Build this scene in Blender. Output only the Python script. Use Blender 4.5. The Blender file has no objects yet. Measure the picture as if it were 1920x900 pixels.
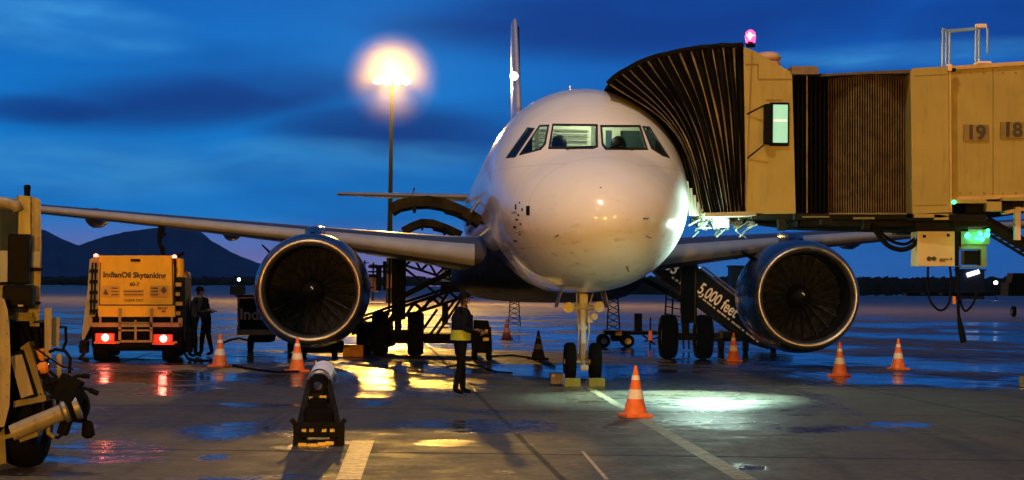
import bpy, bmesh, math, random
import numpy as np
from mathutils import Vector, Matrix
from mathutils.bvhtree import BVHTree
random.seed(7)
R = math.radians
S = bpy.context.scene
COL = S.collection

# ------------------------------------------------------------------ camera
F_PX = 3600.0
CAM = Vector((0, 0, 1.84))
ROLL = R(0.72)
ROT = (Matrix.Rotation(R(90) + math.atan(88 / F_PX), 3, 'X') @ Matrix.Rotation(ROLL, 3, 'Z'))
cam_d = bpy.data.cameras.new('camera')
cam_d.sensor_width = 36.0
cam_d.lens = 36.0 * F_PX / 1920.0
cam_d.clip_start = 0.2
cam_d.clip_end = 30000
cam = bpy.data.objects.new('camera', cam_d)
COL.objects.link(cam)
cam.matrix_world = Matrix.Translation(CAM) @ ROT.to_4x4()
S.camera = cam

# ------------------------------------------------------------------ world, sun, exposure
S.view_settings.view_transform = 'Standard'
S.view_settings.look = 'None'
S.view_settings.gamma = 1
S.view_settings.exposure = 0.0
S.view_settings.use_curve_mapping = False
S.cycles.use_denoising = True
S.cycles.max_bounces = 6
S.cycles.diffuse_bounces = 2
S.cycles.glossy_bounces = 4
S.cycles.transmission_bounces = 4
S.cycles.transparent_max_bounces = 8
S.cycles.volume_bounces = 0
S.cycles.sample_clamp_indirect = 6
SUN_EL, SUN_AZ = 34, -28      # floodlit apron: key comes from behind the camera, a little to the left
SUN_STRENGTH = 3.0
SUN_COLOR = (1.0, 0.66, 0.30)

world = bpy.data.worlds.new('World')
S.world = world
world.use_nodes = True
NT = world.node_tree
NT.nodes.clear()

class G:
    """tiny helper to write shader maths as expressions"""
    def __init__(s, nt): s.nt = nt
    def n(s, t, **k):
        x = s.nt.nodes.new(t)
        for a, b in k.items(): setattr(x, a, b)
        return x
    def put(s, sock, v):
        if isinstance(v, bpy.types.NodeSocket): s.nt.links.new(v, sock)
        else: sock.default_value = v
    def m(s, op, a, b=None, c=None, clamp=False):
        x = s.n('ShaderNodeMath', operation=op, use_clamp=clamp)
        s.put(x.inputs[0], a)
        if b is not None: s.put(x.inputs[1], b)
        if c is not None: s.put(x.inputs[2], c)
        return x.outputs[0]
    def ss(s, v, a, b, o0=0.0, o1=1.0):
        x = s.n('ShaderNodeMapRange', interpolation_type='SMOOTHSTEP')
        s.put(x.inputs[0], v); s.put(x.inputs[1], a); s.put(x.inputs[2], b); s.put(x.inputs[3], o0); s.put(x.inputs[4], o1)
        return x.outputs[0]
    def mix(s, f, a, b):
        x = s.n('ShaderNodeMix', data_type='RGBA')
        s.put(x.inputs[0], f)
        for i, v in ((6, a), (7, b)):
            if isinstance(v, tuple) and len(v) == 3: v = (*v, 1)
            s.put(x.inputs[i], v)
        return x.outputs[2]
    def ramp(s, f, pts):
        x = s.n('ShaderNodeValToRGB'); cr = x.color_ramp
        while len(cr.elements) > 1: cr.elements.remove(cr.elements[-1])
        for i, (p, c) in enumerate(pts):
            e = cr.elements[0] if i == 0 else cr.elements.new(p)
            e.position = p; e.color = (*c, 1)
        s.put(x.inputs[0], f)
        return x.outputs[0]
    def noise(s, vec, scale, detail=4, rough=.5, dist=0.0):
        x = s.n('ShaderNodeTexNoise')
        s.put(x.inputs['Vector'], vec); x.inputs['Scale'].default_value = scale
        x.inputs['Detail'].default_value = detail; x.inputs['Roughness'].default_value = rough
        x.inputs['Distortion'].default_value = dist
        return x.outputs[0]
    def vec(s, x, y, z):
        c = s.n('ShaderNodeCombineXYZ'); s.put(c.inputs[0], x); s.put(c.inputs[1], y); s.put(c.inputs[2], z)
        return c.outputs[0]

w = G(NT)
tc = w.n('ShaderNodeTexCoord')
sp = w.n('ShaderNodeSeparateXYZ'); NT.links.new(tc.outputs['Generated'], sp.inputs[0])
X, Y, Z = sp.outputs
hor = w.m('SQRT', w.m('ADD', w.m('MULTIPLY', X, X), w.m('MULTIPLY', Y, Y)))
az = w.m('ARCTAN2', X, Y)                        # 0 = ahead, + to the right, radians
el = w.m('ARCTAN2', Z, hor)
# base gradient by elevation (radians): pink horizon on the left, blue on the right, deep blue above
elr = w.m('MULTIPLY', el, 1 / 0.32, clamp=True)
base_l = w.ramp(elr, [(0, (.24, .15, .34)), (.05, (.13, .16, .42)), (.11, (.008, .19, .58)), (.26, (.001, .19, .62)),
                      (.45, (.002, .11, .42)), (.6, (.004, .06, .22)), (1, (.008, .032, .10))])
base_r = w.ramp(elr, [(0, (.03, .13, .40)), (.10, (.012, .12, .43)), (.22, (.008, .12, .45)), (.45, (.001, .075, .37)), (.6, (.003, .045, .2)), (1, (.008, .03, .10))])
sky = w.mix(w.ss(az, -.06, .10), base_l, base_r)
# clouds: soft dark banks and lighter streaks
cv = w.vec(w.m('MULTIPLY', az, 3.2), w.m('MULTIPLY', w.m('ADD', el, w.m('MULTIPLY', az, -0.10)), 13.0), 0.37)
n1 = w.noise(cv, 1.6, 5, .55, .5)
n2 = w.noise(w.vec(w.m('MULTIPLY', az, 7.0), w.m('MULTIPLY', el, 30.0), 1.7), 1.5, 5, .55, .4)
def blob(ca, ce, ra, re, tilt=0.0):
    da = w.m('SUBTRACT', az, ca)
    de = w.m('SUBTRACT', w.m('SUBTRACT', el, ce), w.m('MULTIPLY', da, tilt))
    q = w.m('ADD', w.m('POWER', w.m('ABSOLUTE', w.m('DIVIDE', da, ra)), 2.0), w.m('POWER', w.m('ABSOLUTE', w.m('DIVIDE', de, re)), 2.0))
    q = w.m('ADD', q, w.m('MULTIPLY', w.m('SUBTRACT', n1, .5), 1.5))
    return w.ss(q, 0.0, 1.4, 1.0, 0.0)
def px_az(px): return (px - 960) / F_PX
def px_el(py, px=960): return (538 + (px - 960) * .0126 - py) / F_PX
darks = [(380, 190, 360, 62, .10), (760, 250, 300, 60, -.05), (1250, 40, 520, 80, .03), (130, 215, 200, 34, .0), (1860, 60, 240, 60, 0)]
lights = [(560, 300, 240, 44, .02), (830, 300, 170, 40, 0), (120, 60, 260, 60, -.1), (1700, 110, 330, 26, .05), (180, 320, 320, 60, 0)]
dk = 0.0
for (a, b, c, d, t) in darks:
    dk = w.m('MAXIMUM', dk, blob(px_az(a), px_el(b, a), c / F_PX, d / F_PX, t))
lt = 0.0
for (a, b, c, d, t) in lights:
    lt = w.m('MAXIMUM', lt, blob(px_az(a), px_el(b, a), c / F_PX, d / F_PX, t))
sky = w.mix(w.m('MULTIPLY', dk, w.ss(n2, .15, .6, .50, .92)), sky, (.0012, .028, .19))
sky = w.mix(w.m('MULTIPLY', lt, w.ss(n2, .35, .75, .20, .85)), sky, (.045, .29, .64))
sky = w.mix(w.m('MULTIPLY', w.ss(n1, .45, .75), .45), sky, (.002, .045, .25))
sky = w.mix(w.ss(el, -.02, -.002, 1.0, 0.0), sky, (.01, .02, .05))
sky = w.mix(w.ss(w.m('ABSOLUTE', az), .5, 1.3), sky, (.004, .020, .075))
# behind the camera a dark, faintly terminal-lit overcast
sky = w.mix(w.m('MULTIPLY', w.ss(w.m('ABSOLUTE', az), 1.4, 2.4), w.ss(el, -.02, .05)), sky, w.mix(w.ss(el, .12, .5), (.030, .018, .006), (.004, .012, .035)))
bg = w.n('ShaderNodeBackground'); NT.links.new(sky, bg.inputs[0]); bg.inputs[1].default_value = 1.75
# a trace of physical dusk sky on top
nish = w.n('ShaderNodeTexSky'); nish.sky_type = 'NISHITA'; nish.sun_disc = False
nish.sun_elevation = R(0.5); nish.sun_rotation = R(180 + SUN_AZ)
bg2 = w.n('ShaderNodeBackground'); NT.links.new(nish.outputs[0], bg2.inputs[0]); bg2.inputs[1].default_value = 0.004
ad = w.n('ShaderNodeAddShader'); NT.links.new(bg.outputs[0], ad.inputs[0]); NT.links.new(bg2.outputs[0], ad.inputs[1])
wo = w.n('ShaderNodeOutputWorld'); NT.links.new(ad.outputs[0], wo.inputs[0])

# last dusk light (very weak) and the apron floodlights behind the camera
sun_d = bpy.data.lights.new('dusk_sun', 'SUN')
sun_d.energy = 0.10; sun_d.angle = R(12.0); sun_d.color = (1, .72, .8)
sun = bpy.data.objects.new('dusk_sun', sun_d); COL.objects.link(sun)
sd = Vector((math.sin(R(SUN_AZ)) * math.cos(R(SUN_EL)), -math.cos(R(SUN_AZ)) * math.cos(R(SUN_EL)), math.sin(R(SUN_EL))))
sun.rotation_euler = sd.to_track_quat('Z', 'Y').to_euler()
sun.location = sd * 60
def flood(loc, power, col, size):
    d = bpy.data.lights.new('apron_flood', 'POINT'); d.energy = power; d.color = col; d.shadow_soft_size = size
    o = bpy.data.objects.new('apron_flood', d); COL.objects.link(o); o.location = loc
flood((-6, 14, 34), 27000, (1, .80, .60), .9)
flood((-4, -42, 5.0), 86000, (1, .39, .004), .4)
flood((34, -30, 12), 36000, (1, .50, .08), .5)
flood((-34, -26, 7), 22000, (1, .48, .06), .5)

# ------------------------------------------------------------------ helpers
def ray(px, py):
    return (ROT @ Vector(((px - 960) / F_PX, (450 - py) / F_PX, -1))).normalized()
def P(px, py, y):                    # point on the sight line at world distance y
    d = ray(px, py); return CAM + d * (y / d.y)
def Gd(px, py, z=0.0):               # point of the ground seen there
    d = ray(px, py); return CAM + d * ((z - CAM.z) / d.z)
ROTI = ROT.transposed()
def proj(v):
    c = ROTI @ (Vector(v) - CAM)
    return 960 + F_PX * c.x / -c.z, 450 - F_PX * c.y / -c.z

MATS = {}
def mat(name, col=(.5, .5, .5), rough=.5, metal=0.0, emit=None, es=1.0, var=0.12, scale=3.0, coat=0.0, bump=0.0, spec=.5, dirt=0.0, trans=0.0):
    if name in MATS: return MATS[name]
    m = bpy.data.materials.new(name); m.use_nodes = True
    nt = m.node_tree; b = nt.nodes['Principled BSDF']; g = G(nt)
    tcn = g.n('ShaderNodeTexCoord').outputs['Object']
    nz = g.noise(tcn, scale, 5, .6)
    c0 = tuple(max(0, c * (1 - var)) for c in col); c1 = tuple(min(1, c * (1 + var)) for c in col)
    c = g.mix(g.ss(nz, .3, .7), c0, c1)
    if dirt:
        st = g.n('ShaderNodeMapping'); nt.links.new(tcn, st.inputs[0]); st.inputs['Scale'].default_value = (5, 5, .6)
        c = g.mix(g.m('MULTIPLY', g.ss(g.noise(st.outputs[0], 2.2, 6, .65), .48, .75), dirt), c, tuple(q * .35 for q in col))
    nt.links.new(c, b.inputs['Base Color'])
    nt.links.new(g.ss(g.noise(tcn, scale * 2.7, 4, .6), .25, .75, max(.02, rough * .8), min(1, rough * 1.25)), b.inputs['Roughness'])
    b.inputs['Metallic'].default_value = metal
    b.inputs['Coat Weight'].default_value = coat
    b.inputs['Coat Roughness'].default_value = .06
    b.inputs['Specular IOR Level'].default_value = spec
    b.inputs['Transmission Weight'].default_value = trans
    if bump:
        bp = g.n('ShaderNodeBump'); bp.inputs['Strength'].default_value = bump; bp.inputs['Distance'].default_value = .02
        nt.links.new(g.noise(tcn, scale * 6, 5, .6), bp.inputs['Height']); nt.links.new(bp.outputs[0], b.inputs['Normal'])
    if emit:
        b.inputs['Emission Color'].default_value = (*emit, 1); b.inputs['Emission Strength'].default_value = es
    MATS[name] = m
    return m

EXT = [Vector((0, 1, 0))]           # the way a body's depth runs (set for vehicles parked at an angle)
class MB:
    """collects shapes into one mesh"""
    def __init__(s): s.v = []; s.f = []; s.mi = []
    def add(s, vs, fs, mi=0):
        o = len(s.v); s.v += [Vector(q) for q in vs]
        s.f += [tuple(i + o for i in f) for f in fs]; s.mi += [mi] * len(fs)
        return s
    def box(s, c, d, rot=None, mi=0, bev=0.0):
        c = Vector(c); hx, hy, hz = d[0] / 2, d[1] / 2, d[2] / 2
        b = min(bev, hx * .45, hy * .45, hz * .45)
        if b <= 0:
            vs = [Vector((x, y, z)) for x in (-hx, hx) for y in (-hy, hy) for z in (-hz, hz)]
            fs = [(0, 1, 3, 2), (4, 6, 7, 5), (0, 4, 5, 1), (2, 3, 7, 6), (0, 2, 6, 4), (1, 5, 7, 3)]
        else:
            bm = bmesh.new(); bmesh.ops.create_cube(bm, size=1)
            for q in bm.verts: q.co = Vector((q.co.x * d[0], q.co.y * d[1], q.co.z * d[2]))
            bmesh.ops.bevel(bm, geom=bm.edges[:], offset=b, segments=2, affect='EDGES', profile=.6)
            bm.verts.index_update()
            vs = [q.co.copy() for q in bm.verts]; fs = [tuple(q.index for q in f.verts) for f in bm.faces]; bm.free()
        if rot is not None: vs = [rot @ q for q in vs]
        return s.add([q + c for q in vs], fs, mi)
    def tube(s, pts, r, seg=10, mi=0, caps=True):
        pts = [Vector(p) for p in pts]; n = len(pts)
        rs = r if isinstance(r, (list, tuple)) else [r] * n
        vs = []; up = None
        for i, p in enumerate(pts):
            t = (pts[min(i + 1, n - 1)] - pts[max(i - 1, 0)]).normalized()
            if up is None: up = Vector((0, 0, 1)) if abs(t.z) < .9 else Vector((1, 0, 0))
            a = t.cross(up).normalized(); b = a.cross(t).normalized(); up = b
            for k in range(seg):
                th = 2 * math.pi * k / seg
                vs.append(p + (a * math.cos(th) + b * math.sin(th)) * rs[i])
        fs = [(i * seg + k, i * seg + (k + 1) % seg, (i + 1) * seg + (k + 1) % seg, (i + 1) * seg + k) for i in range(n - 1) for k in range(seg)]
        if caps: fs += [tuple(range(seg))[::-1], tuple((n - 1) * seg + k for k in range(seg))]
        return s.add(vs, fs, mi)
    def bar(s, a, b, wd, ht=None, mi=0):
        a, b = Vector(a), Vector(b); ht = ht or wd
        t = (b - a); L = t.length; t.normalize()
        q = t.to_track_quat('Y', 'Z').to_matrix()
        return s.box((a + b) / 2, (wd, L, ht), q, mi)
    def lathe(s, prof, o, axis=(0, 1, 0), seg=32, mi=0):
        o = Vector(o); ax = Vector(axis).normalized()
        up = Vector((0, 0, 1)) if abs(ax.z) < .9 else Vector((1, 0, 0))
        a = ax.cross(up).normalized(); b = a.cross(ax)
        vs = [o + ax * h + (a * math.cos(2 * math.pi * k / seg) + b * math.sin(2 * math.pi * k / seg)) * r for (h, r) in prof for k in range(seg)]
        fs = [(i * seg + k, i * seg + (k + 1) % seg, (i + 1) * seg + (k + 1) % seg, (i + 1) * seg + k) for i in range(len(prof) - 1) for k in range(seg)]
        return s.add(vs, fs, mi)
    def prism(s, poly, ext, mi=0):           # poly: 3D points, ext: vector
        poly = [Vector(p) for p in poly]; ext = Vector(ext); n = len(poly)
        vs = poly + [p + ext for p in poly]
        fs = [tuple(range(n)), tuple(range(n, 2 * n))[::-1]] + [(i, i + n, (i + 1) % n + n, (i + 1) % n) for i in range(n)]
        return s.add(vs, fs, mi)
    def pp(s, pix, y, depth, mi=0):          # outline seen at distance y, given a real thickness backwards
        return s.prism([P(a, b, y if not callable(y) else y(a)) for a, b in pix], EXT[0] * depth, mi)
    def grid(s, rows, mi=0, closed=False):
        m = len(rows[0]); vs = [q for r in rows for q in r]
        fs = []
        for i in range(len(rows) - 1):
            for k in range(m if closed else m - 1):
                k2 = (k + 1) % m
                fs.append((i * m + k, i * m + k2, (i + 1) * m + k2, (i + 1) * m + k))
        return s.add(vs, fs, mi)
    def build(s, name, mats, parent=None, smooth=False, auto=None, local=False):
        me = bpy.data.meshes.new(name)
        inv = None
        if parent is not None and not local:
            inv = wm(parent).inverted()
        me.from_pydata([tuple(inv @ q) if inv else tuple(q) for q in s.v], [], s.f)
        mats = mats if isinstance(mats, (list, tuple)) else [mats]
        for q in mats: me.materials.append(q)
        me.polygons.foreach_set('material_index', s.mi)
        bm = bmesh.new(); bm.from_mesh(me); bmesh.ops.recalc_face_normals(bm, faces=bm.faces[:])
        if auto is not None:
            for f in bm.faces: f.smooth = True
            for e in bm.edges:
                if len(e.link_faces) == 2 and e.calc_face_angle(0) > R(auto): e.smooth = False
        elif smooth:
            for f in bm.faces: f.smooth = True
        bm.to_mesh(me); bm.free()
        o = bpy.data.objects.new(name, me); COL.objects.link(o)
        if parent is not None: o.parent = parent
        return o

def wm(o):                                   # world matrix without depsgraph
    m = o.matrix_basis.copy()
    if o.parent: return wm(o.parent) @ m
    return m
def thing(name, label, cat, loc=(0, 0, 0), rz=0.0, group=None):
    o = bpy.data.objects.new(name, None); COL.objects.link(o)
    o.location = loc; o.rotation_euler = (0, 0, rz); o.empty_display_size = .2
    return tag(o, label, cat, group)
def tag(o, label, cat=None, group=None, kind=None):
    if label: o['label'] = label
    if cat: o['category'] = cat
    if group: o['group'] = group
    if kind: o['kind'] = kind
    return o
def copy_tree(o, parent=None):
    c = o.copy(); COL.objects.link(c)
    if parent is not None: c.parent = parent
    for ch in [q for q in COL.objects if q.parent == o]: copy_tree(ch, c)
    return c
def text(name, s, size, m, parent, origin, xdir, ydir, depth=.004, align='CENTER', bold=0.0, xs=1.0):
    """lettering as a mesh lying on a surface: xdir reading direction, ydir up"""
    cu = bpy.data.curves.new(name, 'FONT'); cu.body = s; cu.size = size; cu.extrude = depth; cu.align_x = align; cu.align_y = 'CENTER'
    cu.offset = bold
    t = bpy.data.objects.new(name, cu); COL.objects.link(t)
    bpy.context.view_layer.update()
    me = bpy.data.meshes.new_from_object(t.evaluated_get(bpy.context.evaluated_depsgraph_get()))
    bpy.data.objects.remove(t); bpy.data.curves.remove(cu)
    x = Vector(xdir).normalized(); y = Vector(ydir).normalized(); z = x.cross(y)
    M = Matrix((x, y, z)).transposed().to_4x4(); M.translation = Vector(origin)
    if parent is not None: M = wm(parent).inverted() @ M
    me.transform(Matrix.Diagonal((xs, 1, 1, 1))); me.transform(M); me.materials.clear(); me.materials.append(m)
    o = bpy.data.objects.new(name, me); COL.objects.link(o)
    if parent is not None: o.parent = parent
    return o

# ------------------------------------------------------------------ materials
M_white = mat('white_paint', (.80, .80, .80), .30, coat=.55, var=.02, scale=1.2)
M_black = mat('black_paint', (.004, .004, .005), .65, spec=.04)
M_rub = mat('rubber', (.005, .005, .005), .85, bump=.2, spec=.04)
M_steel = mat('steel', (.45, .45, .46), .35, 1.0)
M_dsteel = mat('dark_steel', (.009, .009, .010), .65, 0, dirt=.3, spec=.05)
M_chrome = mat('polished_lip', (.42, .39, .34), .40, 1.0, var=.12, scale=2)
M_cream = mat('cream_panel', (.30, .235, .06), .5, var=.08, scale=1.4, dirt=.30, bump=.05)
M_cream2 = mat('pale_panel', (.50, .40, .20), .45, var=.05, dirt=.12)
M_green_lamp = mat('green_lamp', (.1, .8, .3), .3, emit=(.02, 1, .25), es=9)
M_red_lamp = mat('red_lamp', (.8, .05, .05), .3, emit=(1, .03, .03), es=12)
M_tail_hot = mat('tail_lamp_core', (1, .6, .5), .3, emit=(1, .42, .28), es=14)
M_dark = mat('dark_plastic', (.003, .003, .004), .5, spec=.05)
M_skin = mat('skin', (.16, .08, .045), .55)
M_hair = mat('hair', (.01, .009, .008), .5)
M_gripw = mat('grey_metal', (.22, .22, .23), .45, .7, dirt=.2)
M_letter = mat('black_letter', (.012, .012, .012), .5)
M_wletter = mat('white_letter', (.75, .72, .62), .5)

# ------------------------------------------------------------------ ground
def ground_material():
    m = bpy.data.materials.new('wet_apron'); m.use_nodes = True
    nt = m.node_tree; b = nt.nodes['Principled BSDF']; g = G(nt)
    pos = g.n('ShaderNodeNewGeometry').outputs['Position']
    s = g.n('ShaderNodeSeparateXYZ'); nt.links.new(pos, s.inputs[0]); x, y, z = s.outputs
    big = g.noise(pos, .11, 4, .55, .3)
    mid = g.noise(pos, .55, 5, .6, .6)
    fine = g.noise(pos, 9.0, 6, .7)
    grit = g.noise(pos, 60.0, 3, .6)
    # wander of the puddle outlines
    wx = g.m('MULTIPLY', g.m('SUBTRACT', mid, .5), 5.5)
    w2 = g.m('MULTIPLY', g.m('SUBTRACT', g.noise(pos, 2.2, 5, .65), .5), 3.0)
    wob = g.m('ADD', wx, w2)
    pud = 0.0
    ell = [(440, 808, 95, 22), (330, 728, 75, 12), (190, 846, 150, 24), (560, 808, 60, 10), 
           (700, 757, 42, 4), (1660, 795, 70, 6), (900, 800, 190, 13),
           (402, 857, 34, 7), (940, 884, 40, 4), (1400, 874, 36, 6), (660, 705, 70, 5), (300, 700, 120, 8), (1560, 705, 140, 9), (120, 800, 70, 10),
           (1050, 700, 120, 6), (580, 720, 90, 8), (480, 760, 110, 5), (1820, 690, 120, 6)]
    for (cx, cy, rx, ry) in ell:
        c = Gd(cx, cy); r1 = abs(Gd(cx + rx, cy).x - Gd(cx, cy).x); r2 = (Gd(cx, cy - ry).y - Gd(cx, cy + ry).y) / 2
        dx = g.m('DIVIDE', g.m('SUBTRACT', x, c.x), r1); dy = g.m('DIVIDE', g.m('SUBTRACT', y, c.y), r2)
        q = g.m('ADD', g.m('MULTIPLY', dx, dx), g.m('MULTIPLY', dy, dy))
        q = g.m('ADD', q, wob)
        pud = g.m('MAXIMUM', pud, g.ss(q, .35, 1.2, 1.0, 0.0))
    pud = g.m('MULTIPLY', pud, g.ss(g.noise(pos, 3.1, 5, .7, .5), .34, .52, .25, 1.0))
    film = 0.0
    for (cx, cy, rx, ry) in [(700, 732, 95, 20), (820, 724, 110, 20), (600, 705, 120, 12), (960, 706, 130, 8), (1300, 742, 260, 44), (840, 831, 70, 7), (560, 838, 60, 5)]:
        c = Gd(cx, cy); r1 = abs(Gd(cx + rx, cy).x - c.x); r2 = (Gd(cx, cy - ry).y - Gd(cx, cy + ry).y) / 2
        dx = g.m('DIVIDE', g.m('SUBTRACT', x, c.x), r1); dy = g.m('DIVIDE', g.m('SUBTRACT', y, c.y), r2)
        q = g.m('ADD', g.m('ADD', g.m('MULTIPLY', dx, dx), g.m('MULTIPLY', dy, dy)), g.m('MULTIPLY', wob, .6))
        film = g.m('MAXIMUM', film, g.ss(q, .6, 1.1, 1.0, 0.0))
    nat = g.m('ADD', g.m('MULTIPLY', big, .62), g.m('MULTIPLY', mid, .38))
    thr = g.ss(y, 31, 42, .545, .455)
    natp = g.ss(g.m('ADD', g.m('SUBTRACT', nat, thr), g.m('MULTIPLY', g.m('SUBTRACT', g.noise(pos, 4.5, 4, .6), .5), .10)), -.01, .07)
    farfade = g.ss(y, 95, 170, 1.0, .25)
    pud = g.m('MAXIMUM', pud, g.m('MULTIPLY', natp, farfade))
    # slab joints
    def joint(c, per, off, wd):
        t = g.m('ABSOLUTE', g.m('SUBTRACT', g.m('FRACT', g.m('DIVIDE', g.m('ADD', c, off), per)), .5))
        return g.ss(t, .5 - wd / per, .5 - wd / per * .4, 0.0, 1.0)
    xs = g.m('ADD', x, g.m('MULTIPLY', y, .075))
    jt = g.m('MAXIMUM', joint(xs, 7.5, 5.6, .05), joint(y, 7.5, 1.3, .09))
    dry = g.mix(g.ss(fine, .3, .7), (.034, .029, .022), (.105, .088, .066))
    dry = g.mix(g.m('MULTIPLY', g.ss(mid, .45, .7), .6), dry, (.034, .031, .031))
    trk = g.noise(g.vec(g.m('MULTIPLY', x, 1.6), g.m('MULTIPLY', y, .07), 0.0), 1.0, 5, .65, .4)
    dry = g.mix(g.m('MULTIPLY', g.ss(trk, .50, .68), .65), dry, (.018, .016, .014))
    sp_ = g.noise(pos, 3.3, 3, .5)
    dry = g.mix(g.m('MULTIPLY', g.ss(sp_, .62, .72), .5), dry, (.012, .011, .010))
    dry = g.mix(g.ss(y, 80, 170), dry, (.30, .25, .22))  # far concrete lightened to paint in the mast's light
    wetc = g.mix(.5, dry, (.012, .012, .014))
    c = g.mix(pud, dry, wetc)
    c = g.mix(g.m('MULTIPLY', jt, .8), c, (.008, .008, .008))
    nt.links.new(c, b.inputs['Base Color'])
    rn = g.noise(pos, 1.4, 6, .7)
    rdry = g.ss(rn, .3, .7, g.ss(y, 32, 46, .52, .30), .75)
    rdry = g.m('ADD', g.m('MULTIPLY', rdry, g.m('SUBTRACT', 1.0, film)), g.m('MULTIPLY', film, g.ss(rn, .3, .7, .20, .42)))
    rg = g.m('ADD', g.m('MULTIPLY', rdry, g.m('SUBTRACT', 1.0, pud)), g.m('MULTIPLY', g.ss(mid, .35, .65, .05, .17), pud))
    rg = g.m('ADD', rg, g.m('MULTIPLY', jt, .2))
    nt.links.new(rg, b.inputs['Roughness'])
    b.inputs['IOR'].default_value = 1.38
    hgt = g.m('ADD', g.m('MULTIPLY', fine, .5), g.m('MULTIPLY', grit, .25))
    hgt = g.m('MULTIPLY', hgt, g.m('SUBTRACT', 1.0, g.m('MULTIPLY', pud, .93)))
    hgt = g.m('SUBTRACT', hgt, g.m('MULTIPLY', jt, .3))
    bp = g.n('ShaderNodeBump'); nt.links.new(hgt, bp.inputs['Height']); bp.inputs['Distance'].default_value = .035
    nt.links.new(g.ss(y, 30, 120, .5, .22), bp.inputs['Strength'])
    nt.links.new(bp.outputs[0], b.inputs['Normal'])
    return m
gm = MB()
xs_ = [-9000, -300, -40, 0, 40, 300, 9000]; ys_ = [-300, 0, 20, 60, 200, 900, 9000]
gm.grid([[Vector((a, b, 0)) for a in xs_] for b in ys_])
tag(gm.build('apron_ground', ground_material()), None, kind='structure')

M_line = mat('worn_line_paint', (.17, .135, .07), .6, var=.45, scale=6, dirt=.8)
M_linew = mat('worn_white_paint', (.40, .28, .17), .55, var=.4, scale=7, dirt=.7)
def ground_strip(name, pix, m, label=None):
    q = MB(); pts = [Gd(a, b, .004) for a, b in pix]; q.add(pts, [tuple(range(len(pts)))])
    return tag(q.build(name, m), None, kind='structure')
ground_strip('yellow_guide_line', [(1092, 724), (1105, 724), (1420, 899), (1378, 899)], M_line)
ground_strip('thin_guide_line', [(1089, 846), (1095, 846), (1142, 899), (1134, 899)], M_linew)
ground_strip('white_bar_marking', [(659, 826), (702, 826), (676, 899), (630, 899)], M_linew)
ground_strip('white_cross_marking', [(612, 827), (658, 827), (656, 833), (610, 833)], M_linew)

# ------------------------------------------------------------------ hills and far woods
def ridge(name, pts, dist, depth, m, jitter=0.0, kind='structure', base=560):
    q = MB(); rows = []
    xs = np.arange(pts[0][0], pts[-1][0] + 1, 5.0)
    ys = np.interp(xs, [p[0] for p in pts], [p[1] for p in pts])
    rnd = random.Random(3)
    front = []; top = []; back = []
    for i, (a, b) in enumerate(zip(xs, ys)):
        b += (rnd.random() - .5) * jitter + math.sin(a * .05) * jitter * .3
        t = P(a, b, dist + depth * .5)
        f = P(a, 535, dist); f.z = -2
        top.append(t); front.append(f); k = Vector((t.x * 1.1, dist + depth, -2)); back.append(k)
    mids = []
    for i, (f, t) in enumerate(zip(front, top)):
        mids.append(f.lerp(t, .55) + Vector((0, 0, (t.z) * .10 * math.sin(i * .7) * (rnd.random()))))
    q.grid([front, mids, top, back])
    o = q.build(name, m, smooth=True); tag(o, None, kind=kind); return o
M_hill = mat('hazed_hill_scrub', (.04, .11, .20), .9, var=.35, scale=.004)  # blue of the dusk haze is mixed into the scrub colour
M_wood = mat('far_wood', (.018, .024, .018), .95, var=.4, scale=.05)
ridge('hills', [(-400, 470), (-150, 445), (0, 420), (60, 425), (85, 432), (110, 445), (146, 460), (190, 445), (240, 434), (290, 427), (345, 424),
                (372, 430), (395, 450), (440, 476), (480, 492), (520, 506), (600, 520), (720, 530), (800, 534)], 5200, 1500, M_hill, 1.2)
def far_wood(name, x0, x1, y0, y1, dist, label):
    q = MB(); rnd = random.Random(int(x0) + 5); a = x0
    while a < x1:
        wdt = rnd.uniform(9, 26)
        top = rnd.uniform(y0, y0 + 5)
        c = P(a, (top + y1) / 2, dist + rnd.uniform(-8, 8)); rz = abs(P(a, top, dist).z - P(a, y1, dist).z) / 2; rx = wdt * dist / F_PX * .8
        prof = []
        sg = 10; vs = []; fs = []
        for i in range(6):
            th = math.pi * i / 5
            for k in range(sg):
                ph = 2 * math.pi * k / sg; j = rnd.uniform(.82, 1.18)
                vs.append(Vector((c.x + rx * math.sin(th) ** .5 * math.cos(ph) * j, c.y + rx * math.sin(th) * math.sin(ph) * j, c.z * .9 + rz * 1.1 * math.cos(th) * j)))
        for i in range(5):
            for k in range(sg): fs.append((i * sg + k, i * sg + (k + 1) % sg, (i + 1) * sg + (k + 1) % sg, (i + 1) * sg + k))
        q.add(vs, fs); a += wdt * .55
    o = q.build(name, M_wood); tag(o, label, 'trees', kind='stuff'); return o
far_wood('far_wood', -30, 900, 517, 533, 900, 'low dark line of far trees below the hills on the left')
far_wood('far_wood', 1120, 1960, 517, 549, 620, 'tall dark belt of far trees across the right horizon')

# ------------------------------------------------------------------ aircraft
NOSE = Vector((1.66, 32.93, 0)); YAW = math.atan(.047)
air = thing('airliner', 'large white and navy twin-engine passenger jet parked nose-on', 'airliner', NOSE, YAW)
AW = Matrix.Translation(NOSE) @ Matrix.Rotation(YAW, 4, 'Z')
def A(b, a, z): return AW @ Vector((b, a, z))

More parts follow.
